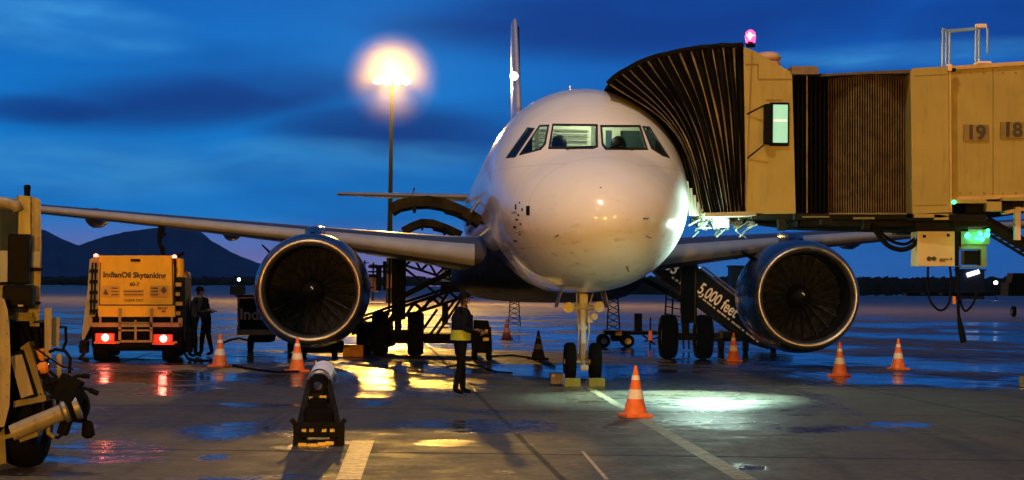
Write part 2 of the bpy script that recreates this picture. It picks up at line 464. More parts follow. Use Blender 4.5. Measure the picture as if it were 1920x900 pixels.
st = np.array([0, .1, .3, .6, 1.0, 1.5, 1.85, 2.1, 2.4, 2.8, 3.2, 3.6, 4.2, 5.0, 6.0, 7.5, 24.0, 27, 30, 33, 36, 37.4])
zt = np.array([3.04, 3.36, 3.60, 3.83, 4.05, 4.26, 4.41, 4.55, 4.75, 5.03, 5.25, 5.43, 5.63, 5.78, 5.86, 5.88, 5.88, 5.87, 5.82, 5.70, 5.45, 5.25])
zb = np.array([3.04, 2.74, 2.52, 2.32, 2.15, 2.00, 1.93, 1.89, 1.85, 1.81, 1.785, 1.77, 1.755, 1.745, 1.735, 1.735, 1.735, 2.05, 2.80, 3.65, 4.55, 4.95])
hw = np.array([0.0, .36, .65, .93, 1.19, 1.42, 1.53, 1.60, 1.67, 1.75, 1.81, 1.86, 1.91, 1.95, 1.97, 1.975, 1.975, 1.85, 1.50, 1.05, .48, .18])
zc = np.array([3.04, 3.04, 3.05, 3.07, 3.12, 3.20, 3.26, 3.31, 3.37, 3.45, 3.53, 3.60, 3.70, 3.78, 3.83, 3.85, 3.85, 4.0, 4.4, 4.8, 5.05, 5.1])
def pchip(x, xp, fp):
    h = np.diff(xp); d = np.diff(fp) / h; mm = np.zeros(len(xp))
    for i in range(1, len(xp) - 1):
        if d[i - 1] * d[i] > 0:
            w1 = 2 * h[i] + h[i - 1]; w2 = h[i] + 2 * h[i - 1]
            mm[i] = (w1 + w2) / (w1 / d[i - 1] + w2 / d[i])
    mm[0], mm[-1] = d[0], d[-1]
    i = np.clip(np.searchsorted(xp, x) - 1, 0, len(xp) - 2); t = (x - xp[i]) / h[i]
    return ((2*t**3-3*t**2+1)*fp[i] + (t**3-2*t**2+t)*h[i]*mm[i] + (-2*t**3+3*t**2)*fp[i+1] + (t**3-t**2)*h[i]*mm[i+1])
sq = np.sqrt(st)
def sect(a):
    s = math.sqrt(a)
    return tuple(float(pchip(np.array([s]), sq, q)[0]) for q in (zt, zb, hw, zc))
stations = sorted(set([0.0005] + [round((i / 22) ** 2 * .9, 4) for i in range(1, 23)] + [round(.93 + .03 * i, 3) for i in range(110)] + [4.4, 4.7, 5, 5.4, 5.8, 6.3, 7, 8, 10, 14, 19, 24, 25, 26, 27, 28, 29, 30, 31, 32, 33, 34, 35, 36, 37, 37.4]))
NSEG = 288
fus_rows = []
for a in stations:
    t_, b_, h_, c_ = sect(a); row = []
    for k in range(NSEG):
        th = 2 * math.pi * k / NSEG; sx = math.sin(th); cz = math.cos(th)
        row.append(Vector((h_ * sx, a, c_ + (t_ - c_) * cz if cz >= 0 else c_ + (c_ - b_) * cz)))
    fus_rows.append(row)
fm = MB(); fm.grid(fus_rows, closed=True)
fm.add([Vector(p) for p in fus_rows[-1]], [tuple(range(NSEG))]); fm.add([Vector(p) for p in fus_rows[0]], [tuple(range(NSEG))])
wv = [AW @ v for v in fm.v]
BV = BVHTree.FromPolygons([tuple(v) for v in wv], fm.f)
panes = {'A': [(950.3, 295.6), (965.8, 293.9), (1001, 241.5), (989.8, 240.6)],
         'B': [(974.4, 290.8), (1013.9, 280.1), (1022.5, 269.8), (1028.5, 235.5), (1012.2, 236.3)],
         'C': [(1029.4, 278.4), (1111.9, 278.4), (1120.1, 275), (1119.6, 234.6), (1037.1, 233.7)],
         'D': [(1129, 271.5), (1136, 280.1), (1213.3, 280.1), (1199.5, 236.3), (1126.5, 236.3)],
         'E': [(1205.5, 238), (1216.7, 238.9), (1254.5, 295.6), (1242.5, 291.3), (1221.9, 278.4)]}
def inside(pt, poly):
    x, y = pt; c = False; n = len(poly)
    for i in range(n):
        x1, y1 = poly[i]; x2, y2 = poly[(i + 1) % n]
        if (y1 > y) != (y2 > y) and x < (x2 - x1) * (y - y1) / (y2 - y1) + x1: c = not c
    return c
def on_skin(px, py, off=0.0):
    for k in range(30):                       # step inward until the ray meets the skin
        d = ray(px, py); loc, nor, idx, dist = BV.ray_cast(CAM, d)
        if loc is not None:
            if nor.dot(d) > 0: nor = -nor
            return loc + nor * off
        px += (1100 - px) * .01; py += (300 - py) * .01
    return P(px, py, 35)
keep_f = []
for f in fm.f:
    a0 = fm.v[f[0]].y
    if len(f) == 4 and 1.6 < a0 < 3.9 and fm.v[f[0]].z > 4.0:
        c = sum((wv[i] for i in f), Vector()) / 4
        pc = proj(c)
        if any(inside(pc, p) for p in panes.values()): continue
    keep_f.append(f)
fm.f = keep_f; fm.mi = [0] * len(keep_f)
def fuselage_material():
    m = bpy.data.materials.new('fuselage_paint'); m.use_nodes = True
    nt = m.node_tree; b = nt.nodes['Principled BSDF']; g = G(nt)
    tcn = g.n('ShaderNodeTexCoord').outputs['Object']
    s = g.n('ShaderNodeSeparateXYZ'); nt.links.new(tcn, s.inputs[0]); x, y, z = s.outputs
    navy = g.m('MULTIPLY', g.m('GREATER_THAN', y, 6.4), g.m('LESS_THAN', z, g.m('ADD', 3.0, g.m('MULTIPLY', g.m('SUBTRACT', y, 6.4), .10))))
    tail = g.m('GREATER_THAN', g.m('ADD', y, g.m('MULTIPLY', z, .6)), 33.0)
    nv = g.m('MAXIMUM', navy, tail)
    nz = g.noise(tcn, 1.3, 5, .6)
    wh = g.mix(g.ss(nz, .3, .7), (.78, .78, .79), (.83, .83, .83))
    # grime back from the radome joint, ochre low down to paint in amber light
    gr = g.noise(g.vec(g.m('MULTIPLY', x, 1.2), g.m('MULTIPLY', y, .7), g.m('MULTIPLY', z, 3)), 2.5, 6, .7)
    wh = g.mix(g.m('MULTIPLY', g.ss(gr, .52, .78), g.ss(z, 2.0, 3.8, .75, .08)), wh, (.30, .25, .17))
    seam = g.m('LESS_THAN', g.m('ABSOLUTE', g.m('SUBTRACT', y, 1.28)), .008)
    seam2 = g.m('LESS_THAN', g.m('ABSOLUTE', g.m('SUBTRACT', y, 4.62)), .008)
    wh = g.mix(g.m('MULTIPLY', g.m('MAXIMUM', seam, seam2), .35), wh, (.35, .33, .3))
    for (sy, wd, st_) in ((2.02, .006, .3), (3.28, .006, .3), (5.6, .008, .4)):
        ln = g.m('LESS_THAN', g.m('ABSOLUTE', g.m('SUBTRACT', y, sy)), wd)
        wh = g.mix(g.m('MULTIPLY', ln, st_), wh, (.3, .28, .25))
    for (sz) in (4.05, 2.55):
        ln = g.m('MULTIPLY', g.m('LESS_THAN', g.m('ABSOLUTE', g.m('SUBTRACT', z, sz)), .006), g.m('GREATER_THAN', y, 1.28))
        wh = g.mix(g.m('MULTIPLY', ln, .3), wh, (.3, .28, .25))
    c = g.mix(nv, wh, (.006, .010, .045))
    nt.links.new(c, b.inputs['Base Color'])
    nt.links.new(g.ss(g.noise(tcn, 4.0, 4, .6), .3, .7, .16, .26), b.inputs['Roughness'])
    b.inputs['Coat Weight'].default_value = .4; b.inputs['Coat Roughness'].default_value = .07
    return m
FM = fuselage_material()
fus = fm.build('fuselage', FM, air, smooth=True, local=True)
M_glass = bpy.data.materials.new('cockpit_glass'); M_glass.use_nodes = True
nt = M_glass.node_tree; g = G(nt); nt.nodes.clear()
tr = g.n('ShaderNodeBsdfTransparent'); tr.inputs[0].default_value = (.72, .80, .80, 1)
gl = g.n('ShaderNodeBsdfGlossy'); gl.inputs['Roughness'].default_value = .04; gl.inputs[0].default_value = (.8, .9, 1, 1)
fr = g.n('ShaderNodeFresnel'); fr.inputs[0].default_value = 1.5
mx = g.n('ShaderNodeMixShader'); nt.links.new(fr.outputs[0], mx.inputs[0]); nt.links.new(tr.outputs[0], mx.inputs[1]); nt.links.new(gl.outputs[0], mx.inputs[2])
ou = g.n('ShaderNodeOutputMaterial'); nt.links.new(mx.outputs[0], ou.inputs[0])
M_seal = mat('window_seal', (.012, .012, .014), .5)

def shrink(poly, k):                          # offset polygon by k px (outward +)
    cx = sum(p[0] for p in poly) / len(poly); cy = sum(p[1] for p in poly) / len(poly)
    out = []; n = len(poly)
    area = sum(poly[i][0] * poly[(i + 1) % n][1] - poly[(i + 1) % n][0] * poly[i][1] for i in range(n))
    sg = 1 if area > 0 else -1
    for i in range(n):
        p0 = Vector(poly[i - 1]).to_2d(); p1 = Vector(poly[i]).to_2d(); p2 = Vector(poly[(i + 1) % n]).to_2d()
        e1 = (p1 - p0).normalized(); e2 = (p2 - p1).normalized()
        n1 = Vector((e1.y, -e1.x)) * sg; n2 = Vector((e2.y, -e2.x)) * sg
        bq = n1 + n2; L = max(bq.length_squared, 1.3)
        out.append(tuple(p1 + bq * (2 * k / L)))
    return out
def dense(poly, step=4.0):
    out = []
    for i in range(len(poly)):
        a = Vector(poly[i]); b = Vector(poly[(i + 1) % len(poly)]); n = max(1, int((b - a).length / step))
        out += [tuple(a.lerp(b, t / n)) for t in range(n)]
    return out
for key, poly in panes.items():
    ctr = (sum(p[0] for p in poly) / len(poly), sum(p[1] for p in poly) / len(poly))
    d0 = dense(poly)
    q = MB(); rows = []
    for t in (1.0, .8, .6, .4, .2, .02):
        rows.append([on_skin(ctr[0] + (a - ctr[0]) * t, ctr[1] + (b - ctr[1]) * t, .004) for a, b in d0])
    q.grid(rows, closed=True)
    gob = q.build('cockpit_window', M_glass, fus)
    r = MB(); tk = 2.6 if key in 'CD' else 1.8
    o1 = [(a, b) for a, b in d0]
    def ringpts(k, off):
        sp_ = shrink(poly, k); out = []
        for i in range(len(poly)):
            a = Vector(sp_[i]); b = Vector(sp_[(i + 1) % len(poly)]); A0 = Vector(poly[i]); B0 = Vector(poly[(i + 1) % len(poly)])
            n = max(1, int((B0 - A0).length / 4.0)); out += [on_skin(*a.lerp(b, t / n), off) for t in range(n)]
        return out
    r.grid([ringpts(1.3, .001), ringpts(1.1, .012), ringpts(-tk, .012), ringpts(-tk, .003)], closed=True)
    r.build('window_seal', M_seal, fus)

# cockpit interior seen through the panes
ck = MB(); ck.box(A(0, 4.1, 4.32), (2.2, .05, 1.5)); ck.box(A(0, 3.2, 3.62), (2.2, 1.8, .05))
M_liner = mat('cockpit_liner', (.50, .52, .42), .7, var=.06)
cockpit = ck.build('cockpit_interior', M_liner, fus)
sl = MB()
for i in range(7):
    sl.box(A(-.52, 4.0, 4.36 + i * .085), (.95, .02, .03))
sl.box(A(.06, 3.98, 4.5), (.07, .04, .9)); sl.box(A(-1.02, 3.98, 4.45), (.07, .04, .8))
sl.build('cabin_blind', mat('blind_slat', (.10, .11, .09), .6), fus)
dp = MB(); dp.box(A(.78, 3.95, 4.40), (.95, .05, .95)); dp.box(A(0.50, 3.9, 4.45), (.16, .05, .85), mi=1)
dp.build('flight_deck_door', [mat('deck_door', (.02, .045, .05), .5), M_liner], fus)
gs = MB(); gs.box(A(0, 2.5, 4.22), (1.7, .35, .12), bev=.04); gs.build('glareshield', M_dark, fus)
for bx_ in (-.95, -.48):
    pass
for bx_ in (-.52, .60):
    q = MB(); q.lathe([(-.26, .0), (-.25, .10), (-.1, .145), (.05, .15), (.16, .12), (.21, .05), (.22, 0)], A(bx_ - .12, 3.25, 4.50), (0, 0, 1), 16)
    q.box(A(bx_ - .12, 3.3, 4.15), (.48, .14, .5), bev=.06)
    q.build('pilot_seat', M_dark, fus, smooth=True)
for bx_ in (-.35, .36):
    q = MB(); q.box(A(bx_, 2.42, 4.36), (.30, .10, .07), bev=.03)
    q.build('instrument_light', mat('instrument_glow', (.9, .8, .4), .5, emit=(1, .85, .35), es=1.3), fus)
ld = bpy.data.lights.new('cockpit_lamp', 'POINT'); ld.energy = 42; ld.color = (.95, 1, .62); ld.shadow_soft_size = .08
lo = bpy.data.objects.new('cockpit_lamp', ld); COL.objects.link(lo); lo.parent = air; lo.location = (-.15, 3.35, 5.0)
# wipers, probes, static ports, scuffs on the nose
wp = MB()
wp.tube([on_skin(1062, 283, .03), on_skin(1085, 279, .035), on_skin(1112, 277, .03)], .011, 6)
wp.build('wiper', M_dark, fus)
wp = MB(); wp.tube([on_skin(1186, 284, .03), on_skin(1168, 281, .035), on_skin(1142, 279, .03)], .011, 6); wp.build('wiper', M_dark, fus)
def probe(px, py, dx, dy, L=.16):
    q = MB(); b0 = on_skin(px, py, 0); b1 = on_skin(px, py, .09); f = A(0, -L, 0) - A(0, 0, 0)
    q.tube([b0, b1, b1 + f], [.02, .014, .009], 8); q.build('air_probe', M_gripw, fus)
for pr in [(968, 398, 0, 0), (975, 432, 0, 0), (1046, 441, 0, 0), (1213, 442, 0, 0), (1175, 500, 0, 0), (1058, 515, 0, 0), (1207, 410, 0, 0)]: probe(*pr)
def decal(pix, name='skin_marking', m=None, off=.003):
    q = MB(); d = dense(pix, 5); pts = [on_skin(a, b, off) for a, b in d]; q.add(pts, [tuple(range(len(pts)))])
    return q.build(name, m or M_dsteel, fus)
for (a, b, ww, hh) in [(967, 388, 3, 10), (974, 380, 2, 4), (979, 393, 3, 5), (969, 412, 5, 3), (976, 420, 3, 3), (965, 426, 5, 4), (975, 440, 3, 3), (966, 452, 6, 3), (990, 395, 7, 18),
                       (972, 403, 3, 4), (1126, 352, 3, 2), (980, 466, 2, 2)]:
    decal([(a - ww / 2, b - hh / 2), (a + ww / 2, b - hh / 2), (a + ww / 2, b + hh / 2), (a - ww / 2, b + hh / 2)], 'static_port')
# crown antenna
q = MB(); a0 = A(.0, 9.0, 5.86)
q.prism([a0 + Vector((-.012, -.22, 0)), a0 + Vector((-.012, .26, 0)), a0 + Vector((-.012, .30, .42)), a0 + Vector((-.012, .16, .42))], (.024, 0, 0))
q.build('blade_antenna', M_white, fus)
q = MB(); q.lathe([(0, .07), (.05, .065), (.09, .04), (.11, 0)], A(0, 8.62, 5.86), (0, 0, 1), 12)
q.build('crown_glint', mat('crown_glint_glow', (.9, .9, .8), .3, emit=(1, .92, .7), es=5), fus, smooth=True)  # small dome made to glow in place of a glint on the crown
# belly fairing
q = MB(); rows = []
for a, hx_, zt_, zb_ in [(8.5, .25, 2.1, 1.80), (9.6, .8, 2.5, 1.735), (10.8, 1.4, 2.85, 1.70), (12.2, 2.0, 3.1, 1.63), (14, 2.3, 3.05, 1.54), (16, 2.45, 2.9, 1.45), (18.5, 2.3, 2.9, 1.5), (20.5, 1.8, 2.9, 1.72)]:
    rows.append([A(hx_ * math.copysign(abs(math.sin(t)) ** .7, math.sin(t)), a, (zt_ + zb_) / 2 + (zt_ - zb_) / 2 * math.copysign(abs(math.cos(t)) ** .7, math.cos(t))) for t in [2 * math.pi * k / 40 for k in range(40)]])
q.grid(rows, closed=True)
M_navy = mat('navy_gloss', (.005, .008, .036), .5, spec=.08, var=.1)
q.build('belly_fairing', M_navy, air, smooth=True)

# wings
wing_st = [(1.7, 11.6, 6.6, 3.02, .95), (2.6, 12.3, 6.0, 3.05, .80), (5.75, 14.0, 4.4, 3.27, .52), (9.5, 15.9, 3.3, 3.56, .36), (13.2, 17.8, 2.4, 3.86, .27), (16.6, 19.6, 1.6, 4.15, .20)]
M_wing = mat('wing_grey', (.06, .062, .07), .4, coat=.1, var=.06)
M_slat = mat('slat_metal', (.38, .41, .50), .35, .1, var=.08)
def af(t):                                    # half-thickness shape
    return 2.2 * (0.2969 * math.sqrt(t) - .126 * t - .3516 * t * t + .2843 * t ** 3 - .1015 * t ** 4) / .22
for sgn in (-1, 1):
    q = MB(); sq_ = MB(); rows = []; srows = []
    for (b, a, c, z, th) in wing_st:
        ts = [0, .003, .008, .015, .025, .04]; row = []
        full = ts + [.09, .2, .35, .55, .8, 1.0]
        up = [(t, 1) for t in full[::-1]] + [(t, -1) for t in full[1:]]
        row = [A(sgn * b, a + c * t, z - th * .5 + s_ * th * .5 * af(t) * .98 + .06 * th * math.sin(math.pi * t)) for t, s_ in up]
        rows.append(row)
        sup = [(t, 1) for t in ts[::-1]] + [(t, -1) for t in ts[1:]]
        srows.append([A(sgn * b, a + c * t - .012, z - th * .5 + s_ * (th * .5 * af(t) + .012)) for t, s_ in sup])
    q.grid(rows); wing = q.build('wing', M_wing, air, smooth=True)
    # slats in sections
    secs = [(0.3, 1.96), (2.08, 3.0), (3.0, 4.0), (4.0, 4.96)]
    for (s0, s1) in secs:
        q = MB(); rr = []
        for j in range(5):
            s_ = s0 + (s1 - s0) * j / 4; i = min(int(s_), len(srows) - 2); f = s_ - i
            rr.append([srows[i][k].lerp(srows[i + 1][k], f) for k in range(len(srows[0]))])
        q.grid(rr); q.build('slat', M_slat, wing, smooth=True)
    for (b, a, z) in [(5.0, 17.9, 2.88), (8.2, 18.6, 3.20), (11.9, 19.6, 3.52)]:
        q = MB(); rows = []
        for t, r_ in [(0, .02), (.05, .10), (.15, .19), (.35, .25), (.6, .22), (.85, .12), (1, .02)]:
            cpt = (b, a - 1.9 + 3.2 * t)
            rows.append([A(sgn * cpt[0] + r_ * .95 * math.cos(u), cpt[1], z + .02 + r_ * 1.1 * math.sin(u)) for u in [2 * math.pi * k / 14 for k in range(14)]])
        q.grid(rows, closed=True); q.build('flap_track_fairing', M_wing, wing, smooth=True)
    q = MB(); q.lathe([(0, 0), (.02, .045), (.06, .05), (.09, 0)], A(sgn * 6.9, 14.52, 3.22), A(0, -1, 0) - A(0, 0, 0), 10)
    # sharklet
    q = MB(); rows = []
    for (b, a, c, z) in [(16.6, 19.6, 1.6, 4.08), (17.2, 20.0, 1.2, 4.35), (17.5, 20.7, .9, 5.2), (17.65, 21.4, .5, 6.3)]:
        rows.append([A(sgn * b + dx, a + c * t, z) for t, dx in [(0, 0), (.3, .05), (1, 0), (.3, -.05)]])
    q.grid(rows, closed=True); q.build('wingtip_fence', M_navy, wing, smooth=True)

# engines
def blade_mesh(q, c, r0, r1, n, aw):
    for k in range(n):
        th = 2 * math.pi * k / n; rows = []
        for j in range(6):
            f = j / 5; r_ = r0 + (r1 - r0) * f; tw = R(28 + 36 * f); ch = .20 + .16 * f
            rad = Vector((math.cos(th), 0, math.sin(th))); tan = Vector((-math.sin(th), 0, math.cos(th)))
            dirc = tan * math.sin(tw) + Vector((0, 1, 0)) * math.cos(tw)
            sweep = Vector((0, 1, 0)) * (.10 * f * f)
            ctr = rad * r_ + sweep
            nrm = dirc.cross(rad)
            rows.append([aw(c + ctr + dirc * ch * u + nrm * .02 * (1 - (2 * u) ** 2)) for u in (-.5, -.44, -.25, 0, .25, .5)])
        q.grid([r_[1:] for r_ in rows]); q.grid([r_[:2] for r_ in rows], mi=1)
M_nac = mat('nacelle_blue', (.006, .018, .07), .28, coat=.3, var=.06)
M_inlet = mat('inlet_liner', (.006, .006, .007), .6, spec=.2)
M_blade = mat('fan_blade', (.025, .025, .027), .35, .3, var=.6, scale=9)
for sgn in (-1, 1):
    ec = Vector((sgn * 5.75, 11.27, 1.70)); ax = A(0, 1, 0) - A(0, 0, 0)
    aw = lambda v: AW @ v
    q = MB(); q.lathe([(.16, 1.225), (.35, 1.275), (.7, 1.325), (1.2, 1.35), (2.0, 1.34), (2.8, 1.25), (3.4, 1.12), (3.4, 1.05), (2.6, 1.1)], A(*ec), ax, 64)
    eng = q.build('engine', M_nac, air, smooth=True)
    q = MB(); lp = [(.16, 1.225), (.08, 1.205), (.02, 1.175), (0, 1.14), (.012, 1.105), (.05, 1.072), (.12, 1.045), (.2, 1.03)]
    q.lathe(lp, A(*ec), ax, 96); q.build('inlet_lip', M_chrome, eng, smooth=True)
    q = MB(); q.lathe([(.2, 1.03), (.5, 1.01), (1.15, 1.04), (1.5, 1.05), (1.9, 1.0), (1.9, .2)], A(*ec), ax, 64); q.build('inlet_duct', M_inlet, eng, smooth=True)
    q = MB(); blade_mesh(q, ec + Vector((0, 1.22, 0)), .22, 1.02, 20, aw); q.build('fan', [M_blade, mat('blade_edge', (.5, .5, .5), .3, .9, var=.8, scale=14)], eng, smooth=True)
    q = MB(); q.lathe([(.62, 0.0), (.64, .04), (.74, .12), (.9, .20), (1.1, .27), (1.25, .29)], A(*ec), ax, 32); q.build('spinner', M_inlet, eng, smooth=True)
    q = MB()
    for j in range(5):
        t0, t1 = j / 12, (j + 1) / 12
        def sw(t, e):
            an = R(40) + t * 2.6; r_ = .045 + .10 * t + e; hgt = .62 + .02 + r_ ** 2 * 5.2 - .012
            return AW @ (ec + Vector((r_ * math.cos(an), hgt - .012, r_ * math.sin(an))))
        q.add([sw(t0, -.014), sw(t0, .014), sw(t1, .014), sw(t1, -.014)], [(0, 1, 2, 3)])
    q.build('spinner_swirl', M_wletter, eng)
    q = MB(); q.lathe([(3.0, 1.0), (3.4, .8), (4.3, .62), (4.8, .45), (4.8, .1)], A(*ec), ax, 40); q.build('core_exhaust', M_gripw, eng, smooth=True)
    q = MB(); rows = []
    for (a, z0, z1, wd) in [(12.2, 2.98, 3.06, .10), (12.8, 2.95, 3.20, .20), (14.0, 2.85, 3.28, .24), (16.0, 2.6, 3.0, .22), (17.5, 2.7, 2.9, .08)]:
        rows.append([A(sgn * 5.75 + dx, a, z) for dx, z in ((-wd, z0), (-wd * .8, z1 - .04), (-wd * .3, z1), (wd * .3, z1), (wd * .8, z1 - .04), (wd, z0))])
    q.grid(rows, closed=True); q.build('pylon', M_nac, eng, smooth=True)
    # strake on the inboard/outboard side
    an = R(140) if sgn < 0 else R(140)
    q = MB(); rd = Vector((math.cos(an), 0, math.sin(an)))
    q.prism([A(*(ec + rd * 1.28 + Vector((0, .9, 0)))), A(*(ec + rd * 1.28 + Vector((0, 1.9, 0)))), A(*(ec + rd * 1.66 + Vector((0, 1.9, 0)))), A(*(ec + rd * 1.60 + Vector((0, 1.6, 0))))], (.02, 0, .02))
    q.build('strake', M_black, eng)

# tail
M_fin = mat('fin_paint', (.74, .76, .82), .25, coat=.5, var=.04)
q = MB(); rows = []
for (a, c, z, th) in [(29.6, 6.4, 5.7, .40), (31.8, 4.9, 8.0, .34), (34.9, 2.7, 11.25, .22), (35.2, 2.3, 11.4, .12)]:
    rows.append([A(s_ * th * .5 * af(t), a + c * t, z) for t, s_ in [(1, 1), (.6, 1), (.3, 1), (.1, 1), (.02, 1), (0, 1), (.02, -1), (.1, -1), (.3, -1), (.6, -1)]])
q.grid(rows, closed=True); fin = q.build('tail_fin', M_fin, air, smooth=True)
q = MB(); q.prism([A(.12, 33.0, 6.2), A(.12, 35.6, 6.2), A(.085, 36.5, 11.2), A(.085, 35.9, 11.2)], A(.10, 0, 0) - A(0, 0, 0)); q.build('rudder_panel', M_navy, fin)
q = MB(); q.lathe([(-.08, 0), (-.06, .10), (0, .14), (.06, .10), (.08, 0)], A(-.26, 29.9, 8.75), (0, 1, 0), 16)
M_fglint = mat('fin_glint_glow', (.9, .9, .8), .3, emit=(1, .85, .6), es=7)  # glowing blob added in place of a highlight on the fin
o = q.build('fin_glint', M_fglint, fin, smooth=True)
for sgn in (-1, 1):
    q = MB(); rows = []
    for (b, a, c, z, th) in [(.4, 31.6, 3.7, 4.85, .30), (3.3, 33.2, 2.5, 4.95, .22), (6.2, 34.9, 1.4, 5.06, .12)]:
        rows.append([A(sgn * b, a + c * t, z + s_ * th * .5 * af(t)) for t, s_ in [(1, 1), (.6, 1), (.3, 1), (.1, 1), (.02, 1), (0, 1), (.02, -1), (.1, -1), (.3, -1), (.6, -1)]])
    q.grid(rows, closed=True); q.build('tailplane', M_slat if sgn < 0 else M_wing, air, smooth=True)

# open cargo doors on the starboard side (curved panels hinged at the top)
def cargo_door(poly_outer, y0, length, nm='cargo_door'):
    q = MB(); n = len(poly_outer); th = .22
    top = [P(a, b, y0) for a, b in poly_outer]
    low = []
    for i, p in enumerate(top):
        t = (top[min(i + 1, n - 1)] - top[max(i - 1, 0)]).normalized(); nn = Vector((t.z, 0, -t.x))
        if nn.z > 0: nn = -nn
        low.append(p + nn * th)
    e = Vector((-.0506, 1, 0)) * length
    loop = top + low[::-1]
    q.prism(loop, e); d = q.build(nm, [mat('door_inner', (.022, .017, .008), .8, var=.4, dirt=.4, spec=.03)], air)
    q = MB()
    for i in (2, n - 2):
        q.bar(low[i] + Vector((0, -.03, -.03)), low[i] + e * 1.0 + Vector((0, .02, -.03)), .07, .09)
    q.bar(low[1] + Vector((0, -.02, -.02)), low[1] + Vector((.0, -.02, .02)), .05)
    q.build('door_frame_rib', M_dsteel, d)
    q = MB(); mpt = low[n // 2]; q.box(mpt + Vector((.25, .1, -.10)), (.42, .2, .14), Matrix.Rotation(R(14), 3, 'Y'), bev=.03); q.build('door_latch_box', M_black, d)
    return d
cargo_door([(728, 384), (745, 374), (775, 368), (805, 367), (835, 372), (865, 384), (890, 396), (908, 408)], 41.6, 1.8)
cargo_door([(752, 427), (770, 417), (790, 410), (812, 411), (840, 421), (868, 434)], 56.5, 1.8)
q = MB(); q.tube([P(772, 368, 41.7), P(775, 359, 41.7), P(777, 352, 41.7)], [.02, .016, .03], 6); q.tube([P(883, 398, 41.5), P(895, 381, 41.5), P(901, 374, 41.5)], .035, 8); q.build('door_strut', M_steel, air)

# nose gear
ng = Vector((0, 5.07, 0))
q = MB()
q.tube([A(0, 5.07, .42), A(0, 5.07, 1.05)], .062, 14); q.tube([A(0, 5.07, 1.0), A(0, 5.05, 2.1)], .10, 14)
q.lathe([(0, .105), (.02, .13), (.08, .13), (.1, .105)], A(0, 5.07, 1.0), (0, 0, 1), 16)
q.lathe([(0, .105), (.02, .145), (.12, .145), (.14, .105)], A(0, 5.07, 1.42), (0, 0, 1), 16)
q.tube([A(-.06, 5.15, 1.45), A(-.05, 6.6, 2.0)], .045, 8); q.tube([A(.06, 5.15, 1.45), A(.05, 6.6, 2.0)], .045, 8)
q.tube([A(-.22, 5.0, 1.45), A(.22, 5.0, 1.45)], .05, 10)
q.tube([A(-.36, 5.07, .38), A(.36, 5.07, .38)], .055, 10)
q.bar(A(0, 4.93, 1.02), A(0, 4.80, .74), .09, .03); q.bar(A(0, 4.80, .74), A(0, 4.98, .45), .09, .03)
q.tube([A(.1, 4.98, 2.05), A(.2, 4.95, 1.8), A(.1, 4.93, 1.45), A(.12, 4.93, 1.0), A(.05, 4.93, .6)], .014, 6)
q.tube([A(-.12, 4.98, 2.0), A(-.14, 4.95, 1.55), A(-.09, 4.93, 1.0), A(-.1, 4.9, .55)], .014, 6)
q.box(A(0, 4.93, 1.62), (.15, .08, .18)); q.box(A(.13, 4.95, 1.22), (.1, .1, .12))
q.tube([A(0, 4.9, .40), A(0, 4.62, .30)], .035, 8); q.box(A(0, 4.6, .28), (.16, .10, .12), bev=.02)
ngear = q.build('nose_gear', mat('gear_white', (.34, .37, .40), .4, dirt=.45), air, auto=40)
def wheel(c, r, wd, ax, parent, name='wheel'):
    q = MB(); h = wd / 2
    q.lathe([(-h * .7, r * .52), (-h, r * .62), (-h, r * .86), (-h * .82, r * .95), (-h * .45, r * .99), (-h * .42, r * .975), (-h * .36, r), (-.04 * h, r), (0, r * .98), (.04 * h, r),
             (h * .36, r), (h * .42, r * .975), (h * .45, r * .99), (h * .82, r * .95), (h, r * .86), (h, r * .62), (h * .7, r * .52)], c, ax, 40)
    q.lathe([(-h * .7, r * .54), (-h * .5, r * .5), (-h * .35, r * .2), (-h * .8, r * .16), (-h * .8, 0)], c, ax, 24, mi=1)
    q.lathe([(h * .7, r * .54), (h * .5, r * .5), (h * .35, r * .2), (h * .8, r * .16), (h * .8, 0)], c, ax, 24, mi=1)
    return q.build(name, [M_rub, M_gripw], parent, auto=40)
lax = A(1, 0, 0) - A(0, 0, 0)
for sx in (-.25, .25): wheel(A(sx, 5.07, .38), .38, .22, lax, ngear)
for sx, zz in ((-.30, 1.45), (.30, 1.47), (.21, 1.28)):
    q = MB(); r_ = .105 if abs(sx) > .25 else .07
    q.lathe([(0, r_ * .92), (.0, r_), (.05, r_), (.13, r_ * .5), (.14, 0)], A(sx, 4.86, zz), (0, 1, 0), 20)
    q.lathe([(.008, 0), (.008, r_ * .92)], A(sx, 4.86, zz), (0, 1, 0), 20, mi=1)
    q.build('taxi_light', [M_gripw, mat('lamp_lens', (.16, .2, .2), .25, 0)], ngear, auto=50)
for sx in (-.40, .40):
    q = MB(); q.prism([A(sx * 1.0, 4.9, 1.84), A(sx * 1.0, 5.9, 1.80), A(sx * 1.25, 5.8, 1.44), A(sx * 1.25, 5.0, 1.46)], (.02 * (1 if sx > 0 else -1), 0, 0)); q.build('gear_door', M_gripw, air)
